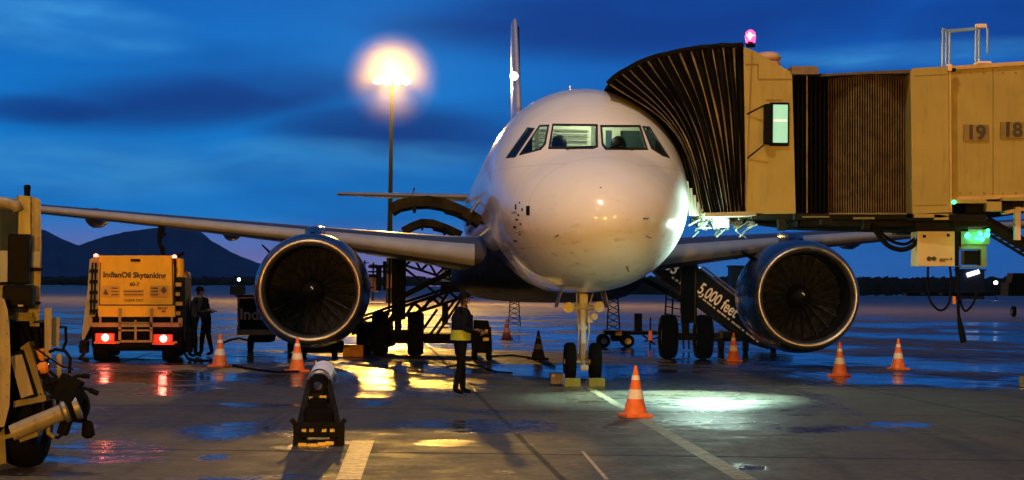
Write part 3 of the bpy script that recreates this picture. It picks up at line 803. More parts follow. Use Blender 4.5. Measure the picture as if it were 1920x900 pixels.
# main gear
for sgn in (-1, 1):
    b = sgn * 3.795; a = 17.71
    q = MB(); q.tube([A(b, a, .58), A(b, a, 1.3)], .095, 14); q.tube([A(b, a, 1.2), A(b, a, 2.75)], .15, 14)
    q.tube([A(b - .55, a, .585), A(b + .55, a, .585)], .09, 12)
    q.tube([A(b, a, 1.5), A(b - sgn * 1.9, a + .1, 2.5)], .07, 8); q.tube([A(b, a, 2.0), A(b, a - 1.3, 2.8)], .06, 8)
    q.bar(A(b, a + .15, 1.2), A(b, a + .42, .9), .12, .04); q.bar(A(b, a + .42, .9), A(b, a + .15, .6), .12, .04)
    mg = q.build('main_gear', M_dsteel, air, auto=40)
    for sx in (-.465, .465): wheel(A(b + sx, a, .585), .585, .43, lax, mg)
    q = MB(); q.prism([A(b + sgn * .22, a - .35, 2.9), A(b + sgn * .22, a + .35, 2.9), A(b + sgn * .22, a + .28, 1.05), A(b + sgn * .22, a - .28, 1.05)], A(sgn * .04, 0, 0) - A(0, 0, 0)); q.build('gear_leg_door', M_black, mg)
    q = MB(); q.prism([A(b - .19, a - .30, 2.8), A(b + .19, a - .30, 2.8), A(b + .19, a - .25, .95), A(b - .16, a - .25, .95)], (0, .04, 0)); q.build('gear_fairing_plate', M_black, mg)

# ------------------------------------------------------------------ jet bridge
JB = P(1560, 400, 36.5)
jb = thing('jet_bridge', 'mustard yellow passenger boarding bridge with dark folded canopy reaching the jet', 'boarding bridge', (JB.x, 37.5, 0))
YF = 35.2
DEP = 3.0
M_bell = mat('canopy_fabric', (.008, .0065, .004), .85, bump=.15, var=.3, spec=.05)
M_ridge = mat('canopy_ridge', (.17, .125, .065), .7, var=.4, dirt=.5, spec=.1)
topc = [(1139, 157), (1150, 147), (1164, 137), (1182, 127), (1204, 117), (1228, 109), (1254, 102), (1282, 96), (1310, 92), (1338, 89), (1366, 87), (1393, 86)]
N = 24
def top_at(f):
    x = f * (len(topc) - 1); i = min(int(x), len(topc) - 2); t = x - i
    return Vector(topc[i]).lerp(Vector(topc[i + 1]), t)
rows = []; rid = []
cq = MB(); npl = 14
def canopy_hoop(f, valley):
    T = top_at(f ** .9); B = Vector((1311 + (1399 - 1311) * f ** 1.15, 401 - 3 * f))
    yf = 36.45 + (YF - 36.45) * min(1, f * 1.6) + valley
    jr = random.Random(int(f * 1000)); jx = jr.uniform(-1, 1) * 1.1; jy = jr.uniform(-1, 1) * 1.3; ph = jr.uniform(0, 6)
    out = []
    n = 14
    for j in range(n + 1):
        t = j / n; p = B.lerp(T, t)
        bow = math.sin(math.pi * min(1, t * 1.0)) * (1 - f) ** 1.6
        p = p + Vector((52, -38)) * bow * (.55 + .9 * t * (1 - t))
        p = p + Vector((jx * math.sin(math.pi * t) + .9 * math.sin(t * 9 + ph), jy * t * t)) * (0 if f in (0.0, 1.0) else 1)
        out.append(P(p.x, p.y, yf + .02 * math.sin(t * 7 + ph)))
    # roof back and rear leg
    top = out[-1]; fr = list(out)
    for k in range(1, 7):
        out.append(top + Vector((0, DEP * k / 6, .05 * math.sin(math.pi * k / 6) - valley * .4)))
    for j in range(n - 1, -1, -2):
        out.append(fr[j] + Vector((0, DEP - 2 * valley, 0)))
    return out
hoops = []; kinds = []
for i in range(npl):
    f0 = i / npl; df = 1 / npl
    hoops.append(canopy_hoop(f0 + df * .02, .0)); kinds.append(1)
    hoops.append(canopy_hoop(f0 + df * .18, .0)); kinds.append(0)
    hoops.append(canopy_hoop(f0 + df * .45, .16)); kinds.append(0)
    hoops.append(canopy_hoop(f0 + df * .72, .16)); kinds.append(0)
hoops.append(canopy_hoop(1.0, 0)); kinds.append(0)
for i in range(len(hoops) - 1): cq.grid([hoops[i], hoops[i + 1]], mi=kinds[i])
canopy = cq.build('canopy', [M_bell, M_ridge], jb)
q = MB(); q.tube([h[15 - 1] + Vector((0, -.02, .02)) for h in hoops[::4]], .045, 8); q.build('canopy_top_rail', M_bell, jb)
# soffit under the canopy and sill
q = MB(); q.pp([(1322, 399), (1418, 396), (1418, 404), (1322, 407)], YF - .05, DEP); q.build('cab_sill', mat('sill_metal', (.30, .27, .16), .5), jb)
# cab
q = MB(); q.pp([(1394, 88), (1412, 94), (1485, 136), (1492, 400), (1399, 400)], YF, DEP + .4)
cab = q.build('cab', M_cream, jb)
q = MB()
for a, b in (((1398, 120), (1421, 120)), ((1421, 120), (1421, 148)), ((1421, 148), (1486, 148)), ((1436, 187), (1466, 187))):
    q.bar(P(*a, YF - .01), P(*b, YF - .01), .016)
q.bar(P(1410, 96, YF - .012), P(1398, 390, YF - .012), .02)
q.build('cab_seam', mat('seam_brown', (.20, .14, .05), .6), cab)  # panel joints in a plain darker brown
q = MB(); q.box((P(1461, 233, YF - .03)), (.36, .06, .80), bev=.03); q.build('window_frame', M_dark, cab)
M_lit = mat('lit_window', (.10, .20, .15), .3, emit=(.36, .78, .50), es=.85)
q = MB(); q.box((P(1463, 232, YF - .045)), (.27, .05, .70), bev=.045); win = q.build('window_pane', M_lit, cab)
q = MB(); q.box((P(1463, 226, YF - .08)), (.25, .02, .035)); q.build('window_rail', mat('lit_rail', (.9, 1, .95), .4, emit=(.8, 1, .9), es=.55), cab)  # rail given its own glow so it looks lit
q = MB(); q.box(P(1440, 233, YF - .10), (.16, .16, .74), bev=.03); q.build('window_hood', M_dark, cab)
for (a, b) in (((1401, 214), (1432, 198)), ((1402, 296), (1432, 272))):
    q = MB(); q.tube([P(*a, YF - .02), P(*b, YF - .22)], .014, 6); q.build('mirror_arm', M_dark, cab)
# corridor 1490-1550 dark pleats, then round shutter curtain
q = MB()
n = 8
def col_hoop(px, y, pt, pb): return [P(px, pb, y), P(px, pt, y), P(px, pt, y) + Vector((0, DEP, 0)), P(px, pb, y) + Vector((0, DEP, 0))]
for i in range(n):
    x0 = 1487 + i * 8.2
    a = col_hoop(x0, YF + .15, 138, 399); b = col_hoop(x0 + 3, YF + .15, 138, 399); c = col_hoop(x0 + 6, YF + .32, 138, 399); d = col_hoop(x0 + 8.2, YF + .15, 138, 399)
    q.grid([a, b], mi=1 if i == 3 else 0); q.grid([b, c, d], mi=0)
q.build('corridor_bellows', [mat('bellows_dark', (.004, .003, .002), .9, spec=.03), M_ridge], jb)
q = MB(); q.pp([(1484, 124), (1532, 124), (1536, 139), (1486, 139)], YF - .1, 1.4); q.build('roof_unit', mat('roof_unit_paint', (.16, .11, .06), .7), jb)
q = MB(); nn = 34
M_slt = mat('shutter_slat', (.12, .085, .036), .6, spec=.1, var=.35, scale=5, dirt=.4)
for i in range(nn):
    f = i / nn; x0 = 1548 + i * (1707 - 1548) / nn; pw = (1707 - 1548) / nn
    yy = YF + .55 - .5 * math.sin(math.pi * f)
    tp = 140 - 5 * math.sin(math.pi * f * .5)
    A0 = [P(x0, 400, yy), P(x0, tp, yy)]; A1 = [P(x0 + pw * .5, 400, yy - .02), P(x0 + pw * .5, tp, yy - .02)]; A2 = [P(x0 + pw * .62, 400, yy + .08), P(x0 + pw * .62, tp, yy + .08)]
    A3 = [P(x0 + pw, 400, yy + .08), P(x0 + pw, tp, yy + .08)]
    q.grid([A0, A1], mi=0); q.grid([A1, A2, A3], mi=1)
q.build('shutter_curtain', [M_slt, mat('slat_groove', (.004, .003, .002), .9, spec=.03)], jb)
q = MB(); q.pp([(1490, 139), (1552, 139), (1560, 396), (1490, 396)], YF + .75, DEP - .8); q.pp([(1540, 140), (1714, 136), (1714, 396), (1540, 396)], YF + .75, DEP - .8)
q.build('rotunda_core', M_bell, jb)
q = MB(); q.pp([(1540, 139), (1620, 134), (1712, 130), (1712, 137), (1620, 139), (1540, 143)], YF - .06, DEP + .2); q.build('rotunda_roof', mat('roof_dark', (.06, .045, .03), .6), jb)
# tunnels
def tun_y(px): return YF + .1 - (px - 1707) * .004
q = MB(); q.pp([(1707, 134), (1712, 128), (1779, 124), (1781, 398), (1711, 401)], YF - .1, DEP + .3); t1 = q.build('tunnel_collar', M_cream, jb)
q = MB(); q.pp([(1782, 124), (2080, 106), (2080, 366), (1782, 376)], YF + .12, DEP - .2); t2 = q.build('tunnel', M_cream, jb)
q = MB(); q.pp([(1780, 124), (2080, 104), (2080, 112), (1780, 131)], YF + .06, DEP); q.pp([(1782, 369), (2080, 359), (2080, 366), (1782, 376)], YF + .08, .1)
q.bar(P(1781, 130, YF - .13), P(1783, 398, YF - .13), .03)
q.build('tunnel_trim', mat('tunnel_trim', (.46, .31, .11), .5, dirt=.4), jb)
q = MB()
for a in (1862, 1946, 2020): q.bar(P(a, 122, YF + .115), P(a, 372, YF + .115), .012)
for a in (1800, 1820, 1845, 1880, 1905, 1930):
    for b in (136, 362): q.box(P(a, b, YF + .115), (.03, .02, .03))
q.build('panel_seam', MATS['seam_brown'], t2)
q = MB(); q.bar(P(1716, 385, YF - .105), P(1776, 384, YF - .105), .012); q.bar(P(1716, 142, YF - .105), P(1776, 139, YF - .105), .012); q.build('panel_seam', MATS['seam_brown'], t1)
M_plate = mat('number_plate', (.17, .115, .04), .5, var=.25)
for (cx, cy, s_) in ((1830, 249, '19'), (1899, 244, '18')):
    q = MB(); q.box(P(cx, cy, YF + .10), (.46, .03, .30)); pl = q.build('number_plate', M_plate, t2)
    text('plate_number', s_, .36, M_letter, t2, P(cx, cy, YF + .075), (1, 0, -.02), (0, 0, 1), bold=.012)
# underside chassis of bridge
q = MB()
for (x0, x1, y0, y1, yo, d_) in [(1410, 1500, 401, 410, .2, 2.6), (1490, 1720, 400, 411, .0, 3.2), (1500, 1715, 411, 424, .4, 2.4), (1460, 1474, 405, 432, .3, .25), (1700, 1850, 402, 414, .0, 3.0),
                                (1716, 1815, 412, 434, .3, 2.2), (1790, 1855, 412, 424, .1, .5), (1810, 1920, 376, 400, .5, 2.2), (1540, 1560, 411, 420, -.1, .2), (1620, 1632, 404, 430, .2, .3)]:
    q.pp([(x0, y0), (x1, y0), (x1, y1), (x0, y1)], YF + yo, d_)
q.pp([(1330, 405), (1480, 405), (1520, 424), (1720, 430), (1720, 437), (1500, 431), (1340, 412)], YF + 1.8, .3)
q.build('chassis', mat('chassis_dark', (.010, .010, .007), .6, 0, dirt=.3, spec=.06), jb)
q = MB()
for (x0, x1, y0, y1) in [(1714, 1779, 401, 408), (1752, 1779, 402, 412), (1786, 1850, 374, 381), (1850, 1878, 378, 396), (1880, 1930, 370, 376)]:
    q.pp([(x0, y0), (x1, y0), (x1, y1), (x0, y1)], YF - .12, .25)
q.build('chassis_trim', M_cream, jb)
q = MB()
for (x0, x1, y0, y1) in [(1555, 1700, 399, 402), (1600, 1640, 407, 411), (1505, 1555, 405, 408)]:
    q.pp([(x0, y0), (x1, y0), (x1, y1), (x0, y1)], YF - .08, .1)
q.build('chassis_beam', mat('olive_beam', (.11, .10, .05), .5, dirt=.4), jb)
# brightly lit rigging below the canopy
rng = random.Random(11)
q = MB()
for i in range(34):
    x0 = rng.uniform(1300, 1405); y0 = rng.uniform(404, 434); y = YF + rng.uniform(.5, 1.6)
    p0 = P(x0, y0, y); p1 = P(x0 + rng.uniform(-24, 24), y0 + rng.uniform(-14, 18), y + rng.uniform(-.2, .2))
    q.bar(p0, p1, rng.uniform(.012, .05), rng.uniform(.012, .05))
for i in range(5):
    q.box(P(1318 + i * 21 + rng.uniform(-4, 4), rng.uniform(412, 428), YF + 1.2), (rng.uniform(.08, .2), .2, rng.uniform(.1, .26)), Matrix.Rotation(rng.uniform(-.4, .4), 3, 'Y'), bev=.02)
q.build('rigging', mat('rigging_pale', (.07, .085, .07), .45, var=.4, scale=9), jb)
q = MB()
for i in range(5): q.bar(P(1288 + i * 7, 340 + i * 13, 36.4), P(1294 + i * 5, 405, 36.3), .05, .03)
q.build('canopy_inner_fold', mat('inner_fold', (.42, .5, .4), .5), jb)
# work lamp under the cab
wl = MB(); wlp = P(1352, 417, YF + .55); wl.box(wlp, (.30, .16, .16), bev=.03); wl.build('work_lamp_housing', M_gripw, jb)
wl = MB(); wl.box(wlp + Vector((0, -.05, -.085)), (.26, .12, .012)); wl.build('work_lamp', mat('work_lamp_lens', (.9, 1, .9), .3, emit=(.75, 1, .85), es=25), jb)
ld = bpy.data.lights.new('work_lamp_point', 'POINT'); ld.energy = 270; ld.color = (.66, 1, .80); ld.shadow_soft_size = .10
lo = bpy.data.objects.new('work_lamp_point', ld); COL.objects.link(lo); lo.location = P(1332, 430, YF + .05)
ld = bpy.data.lights.new('work_lamp_spot', 'SPOT'); ld.energy = 6800; ld.color = (.60, 1, .74); ld.spot_size = R(70); ld.spot_blend = .8; ld.shadow_soft_size = .12
lo = bpy.data.objects.new('work_lamp_spot', ld); COL.objects.link(lo); lo.location = P(1360, 424, YF - .3)
tgt = Gd(1290, 742); lo.rotation_euler = (lo.location - tgt).to_track_quat('Z', 'Y').to_euler()
# service cabinet and green signal unit
q = MB(); q.pp([(1721, 434), (1790, 434), (1790, 499), (1721, 499)], YF + .2, .6); cabn = q.build('service_cabinet', M_cream2, jb)
q = MB(); q.pp([(1792, 434), (1798, 434), (1798, 499), (1792, 499)], YF + .24, .55); q.build('cabinet_side', M_dark, cabn)
q = MB()
for a, b in ((1733, 443), (1778, 441)): q.box(P(a, b, YF + .19), (.05, .03, .05))
q.build('cabinet_latch', M_dark, cabn)
q = MB(); q.lathe([(0, 0), (0, .045)], P(1742, 485, YF + .19), (0, 1, 0), 12); q.lathe([(0, 0), (0, .045)], P(1751, 485, YF + .19), (0, 1, 0), 12)
for k, (x0, x1) in enumerate(((1738, 1756), (1762, 1778), (1762, 1772))): q.box(P((x0 + x1) / 2, 484 + 3.5 * (k - .5) * (k > 0), YF + .195), ((x1 - x0) / 100, .012, .02))
q.prism([P(1781, 487, YF + .19), P(1786, 487, YF + .19), P(1783.5, 482, YF + .19)], (0, .02, 0))
q.build('cabinet_marking', M_letter, cabn)
q = MB(); q.pp([(1802, 430), (1856, 430), (1856, 458), (1802, 458)], YF + .3, .4); q.pp([(1802, 458), (1850, 458), (1850, 467), (1802, 467)], YF + .35, .3); q.pp([(1840, 467), (1850, 467), (1850, 500), (1840, 500)], YF + .35, .3)
q.pp([(1802, 498), (1850, 498), (1850, 501), (1802, 501)], YF + .35, .3)
sg_ = q.build('signal_unit', mat('signal_green_paint', (.10, .14, .08), .5), jb)
q = MB(); q.pp([(1808, 470), (1838, 470), (1838, 496), (1808, 496)], YF + .45, .25); q.build('signal_box', M_dark, sg_)
for (a, b, r_) in ((1815, 442, .055), (1838, 438, .045), (1851, 440, .05), (1831, 447, .035), (1841, 448, .05), (1853, 432, .03), (1789, 379, .035)):
    q = MB(); q.lathe([(-.03, 0), (-.02, r_ * .7), (0, r_), (.04, r_)], P(a, b, YF + .27 if b > 400 else YF - .16), (0, 1, 0), 14); q.build('green_lamp', M_green_lamp, sg_ if b > 400 else jb, smooth=True)
ld = bpy.data.lights.new('signal_lamp_point', 'POINT'); ld.energy = 9; ld.color = (.05, 1, .3); ld.shadow_soft_size = .05
lo = bpy.data.objects.new('signal_lamp_point', ld); COL.objects.link(lo); lo.location = P(1833, 446, YF + .1)
# hanging cables
def sag(pix, y, r_, name, m=M_rub):
    q = MB(); pts = [Vector(p) for p in pix]; out = []
    for i in range(len(pts) - 1):
        p0 = pts[max(i - 1, 0)]; p1 = pts[i]; p2 = pts[i + 1]; p3 = pts[min(i + 2, len(pts) - 1)]
        for k in range(6):
            t = k / 6
            c = .5 * ((2 * p1) + (-p0 + p2) * t + (2 * p0 - 5 * p1 + 4 * p2 - p3) * t * t + (-p0 + 3 * p1 - 3 * p2 + p3) * t ** 3)
            out.append(P(c.x, c.y, y))
    out.append(P(*pts[-1], y)); q.tube(out, r_, 8); return q.build(name, m, jb, smooth=True)
sag([(1634, 420), (1650, 445), (1668, 462), (1690, 468), (1710, 462), (1722, 448)], YF + .3, .045, 'drooping_hose')
sag([(1640, 420), (1656, 440), (1676, 454), (1700, 457), (1722, 442)], YF + .5, .03, 'drooping_hose')
sag([(1740, 500), (1740, 530), (1743, 560), (1752, 575), (1764, 582), (1776, 574), (1782, 555), (1783, 520), (1781, 500)], YF + .4, .022, 'drooping_hose')
sag([(1793, 500), (1794, 535), (1799, 560), (1808, 582), (1818, 578), (1828, 562), (1832, 545), (1828, 530)], YF + .4, .022, 'drooping_hose')
sag([(1796, 500), (1797, 560), (1797, 585), (1800, 605), (1804, 622), (1807, 642)], YF + .3, .03, 'pendant_cable')
q = MB(); q.tube([P(1798, 596, YF + .28), P(1802, 618, YF + .28), P(1807, 642, YF + .28)], [.035, .055, .06], 10); q.build('pendant_handle', M_rub, jb)
q = MB(); q.box(P(1789, 563, YF + .35), (.05, .05, .14)); q.build('pendant_tag', mat('orange_plastic', (.65, .18, .05), .5), jb)
# roof beacon, dome, railings
q = MB(); q.lathe([(0, .09), (.05, .09), (.06, .05), (.12, .05)], P(1407, 88, YF + .3), (0, 0, 1), 14); bb = q.build('beacon_base', M_dark, jb)
q = MB(); q.lathe([(0, .085), (.10, .10), (.18, .085), (.22, .04), (.23, 0)], P(1407, 79, YF + .3), (0, 0, 1), 16)
q.build('beacon_lens', mat('beacon_red', (.9, .05, .1), .3, emit=(1, .03, .10), es=7), bb, smooth=True)
q = MB(); q.lathe([(0, .05), (.07, .09)], P(1407, 74, YF + .3) + Vector((0, -.02, 0)), (0, 0, 1), 12); q.lathe([(-.05, 0), (0, .035), (.05, .03), (.09, 0)], P(1406, 69, YF + .18), (0, 0, 1), 12)
q.build('beacon_bulb', mat('beacon_core', (1, .7, .8), .3, emit=(1, .45, .55), es=12), bb, smooth=True)
q = MB(); q.lathe([(0, .16), (.04, .24), (.10, .25), (.17, .18), (.20, 0)], P(1440, 116, YF + 1.2), (0, 0, 1), 20); q.lathe([(-.15, .2), (0, .2)], P(1444, 116, YF + 1.2), (0, 0, 1), 16); q.build('roof_dome', mat('roof_dome_paint', (.45, .33, .24), .5), jb, smooth=True)
q = MB()
M_rail = mat('galvanised_rail', (.25, .42, .58), .4, .4)
yr = YF + .8
for (a, yt, yb, y_) in [(1768, 52, 124, yr), (1775, 57, 122, yr + .9), (1781, 60, 122, yr), (1830, 48, 118, yr), (1836, 50, 118, yr + .9), (1852, 52, 100, yr + .9)]: q.tube([P(a, yb, y_), P(a, yt, y_)], .02, 6)
q.tube([P(1768, 54, yr), P(1781, 60, yr), P(1830, 55, yr), P(1846, 50, yr)], .022, 6); q.tube([P(1768, 54, yr), P(1775, 57, yr + .9), P(1836, 52, yr + .9)], .018, 6)
rl = q.build('roof_railing', M_rail, jb)
q = MB(); q.box(P(1839, 49, yr), (.18, .16, .07)); q.build('rail_lamp_box', mat('pink_box', (.75, .55, .5), .5), rl); q = MB(); q.box(P(1842, 119, yr - .2), (.24, .4, .04)); q.build('rail_lamp_box', mat('pink_box', (.75, .55, .5), .5), rl)
q = MB(); q.box(P(1780, 127, YF - .14), (.07, .1, .12)); q.box(P(1787, 131, YF - .04), (.09, .08, .06), mi=1); q.build('roof_bracket', [mat('bracket_paint', (.7, .45, .2), .5), M_dark], jb)
# side stairs and column off to the right
q = MB()
for i in range(9):
    a = 1853 + i * 11; q.bar(P(a, 428 + i * 7.2, YF + .4), P(a, 428 + i * 7.2, YF + 1.2), .22, .03)
q.bar(P(1850, 421, YF + .4), P(1960, 487, YF + .4), .05, .16); q.bar(P(1850, 437, YF + .4), P(1960, 503, YF + .4), .05, .05); q.bar(P(1850, 412, YF + 1.2), P(1960, 478, YF + 1.2), .05, .16)
q.build('service_stairs', M_dsteel, jb)
q = MB(); q.pp([(1904, 388), (1914, 388), (1914, 450), (1904, 450)], YF + .2, .15); q.pp([(1884, 395), (1925, 388), (1925, 394), (1884, 402)], YF + .15, .3); q.build('stair_post', mat('pale_post', (.55, .42, .36), .5), jb)
q = MB(); cpt = P(2010, 400, 37.5); q.tube([Vector((cpt.x, 37.5, 0)), Vector((cpt.x, 37.5, 3.4))], .4, 20); q.box((cpt.x, 37.5, .1), (1.6, 1.6, .2)); q.build('support_column', M_cream, jb)

# ------------------------------------------------------------------ flood mast with its halo
fp = P(735, 150, 200.0)
mast = thing('flood_mast', 'tall lit floodlight mast glowing amber behind the wing', 'floodlight mast', (fp.x - .6, 200, 0))
q = MB(); q.tube([Vector((fp.x, 200, 0)), Vector((fp.x, 200, fp.z))], [.34, .13], 12); q.build('mast_pole', mat('mast_steel', (.01, .01, .01), .8, 0), mast)
q = MB(); q.lathe([(0, 1.1), (0, 1.3), (.1, 1.3), (.1, 1.1), (0, 1.1)], Vector((fp.x, 200, fp.z - .5)), (0, 0, 1), 24); q.build('head_frame', M_dsteel, mast)
q = MB(); q.lathe([(0, 0), (0, .38), (.06, .38), (.06, 0)], Vector((fp.x, 200, fp.z + .1)), (0, 0, 1), 20); q.build('added_light_shield', M_dsteel, mast)  # added disc that keeps the lamp's light off the pole
M_flood = mat('flood_lens', (1, .8, .4), .3, emit=(1, .70, .28), es=60)
for k in range(10):
    an = 2 * math.pi * k / 10; c = Vector((fp.x + 1.45 * math.cos(an), 200 + 1.45 * math.sin(an), fp.z))
    q = MB(); q.box(c - Vector((0, 0, .1)), (.85, .5, .50), Matrix.Rotation(an, 3, 'Z'), bev=.08); q.build('floodlight', M_flood, mast)
ld = bpy.data.lights.new('flood_lamp', 'POINT'); ld.energy = 170000; ld.color = (1, .53, .07); ld.shadow_soft_size = 1.0
lo = bpy.data.objects.new('flood_lamp', ld); COL.objects.link(lo); lo.location = (fp.x, 200, fp.z + 1.0)
# mist sphere added round the lamp head to draw its halo
q = MB(); q.lathe([(7.5 * math.cos(math.pi * i / 14) * -1, 7.5 * math.sin(math.pi * i / 14)) for i in range(15)], (fp.x, 200, fp.z), (0, 0, 1), 28)
hm = bpy.data.materials.new('halo_mist'); hm.use_nodes = True; nt = hm.node_tree; nt.nodes.clear(); g = G(nt)
gp = g.n('ShaderNodeNewGeometry').outputs['Position']
dv = g.n('ShaderNodeVectorMath', operation='DISTANCE'); nt.links.new(gp, dv.inputs[0]); dv.inputs[1].default_value = (fp.x, 200, fp.z)
dens = g.ss(dv.outputs['Value'], .8, 5.6, 1.0, 0.0)
vs_ = g.n('ShaderNodeVolumeScatter'); vs_.inputs['Color'].default_value = (1, .85, .6, 1); nt.links.new(g.m('MULTIPLY', dens, .0042), vs_.inputs['Density'])
ou = g.n('ShaderNodeOutputMaterial'); nt.links.new(vs_.outputs[0], ou.inputs['Volume'])
o = q.build('halo_mist', hm, smooth=True); tag(o, 'amber mist added around the floodlight mast head to draw its halo', 'mist', kind='stuff')

# ------------------------------------------------------------------ traffic cones
M_cone = mat('cone_orange', (.75, .17, .03), .45, var=.15, scale=8, dirt=.25)
M_cband = mat('cone_band', (.78, .70, .62), .4, var=.1, scale=10, dirt=.3)
def make_cone():
    t = thing('traffic_cone', 'x', 'traffic cone', (0, 0, 0), 0, 'orange traffic cones on the apron')
    q = MB(); q.box((0, 0, .025), (.40, .40, .05), bev=.012); q.build('base', M_cone, t, local=True)
    R0 = lambda z: .165 - (.165 - .022) * (z - .05) / .68
    q = MB()
    q.lathe([(.05, .175), (.075, .165), (.26, R0(.26)), (.26, R0(.26) - .002), (.40, R0(.40) - .002), (.40, R0(.40)), (.53, R0(.53)), (.53, R0(.53) - .002), (.60, R0(.60) - .002), (.60, R0(.60)), (.72, .024), (.735, .02), (.735, 0)], (0, 0, 0), (0, 0, 1), 28)
    q.build('cone_body', M_cone, t, auto=35, local=True)
    for z0, z1 in ((.262, .398), (.532, .598)):
        q = MB(); q.lathe([(z0, R0(z0) + .002), (z1, R0(z1) + .002)], (0, 0, 0), (0, 0, 1), 28); q.build('reflective_band', M_cband, t, smooth=True, local=True)
    return t
cone_spots = [(1191, 782, 'tallest orange and white cone standing nearest, beside the yellow guide line'), (412, 688, 'orange cone beside the two figures at the fuel truck'),
              (557, 697, 'orange cone directly under the left engine inlet'), (950, 636, 'small distant orange cone to the right of the hi-vis worker'),
              (1009, 674, 'shadowed cone, its shade painted dark, with a grey band, left of the nose wheels'), (1375, 677, 'orange cone below the stairs, left of the right engine'),
              (1574, 705, 'orange cone with white bands just below the right engine'), (1684, 693, 'orange cone farthest right, out on the blue wet apron')]
c0 = make_cone()
for i, (a, b, lab) in enumerate(cone_spots):
    o = c0 if i == 0 else copy_tree(c0)
    o.location = Gd(a, b); o.rotation_euler = (0, 0, .3 + i * .9); o['label'] = lab
    if i == 4:                                  # cone in shadow: the shade is painted into its dark materials
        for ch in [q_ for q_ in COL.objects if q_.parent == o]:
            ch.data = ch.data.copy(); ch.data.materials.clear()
            ch.data.materials.append(mat('cone_shade_band', (.06, .055, .05), .7, spec=.1) if 'band' in ch.name else mat('cone_shade', (.010, .007, .006), .8, spec=.05))

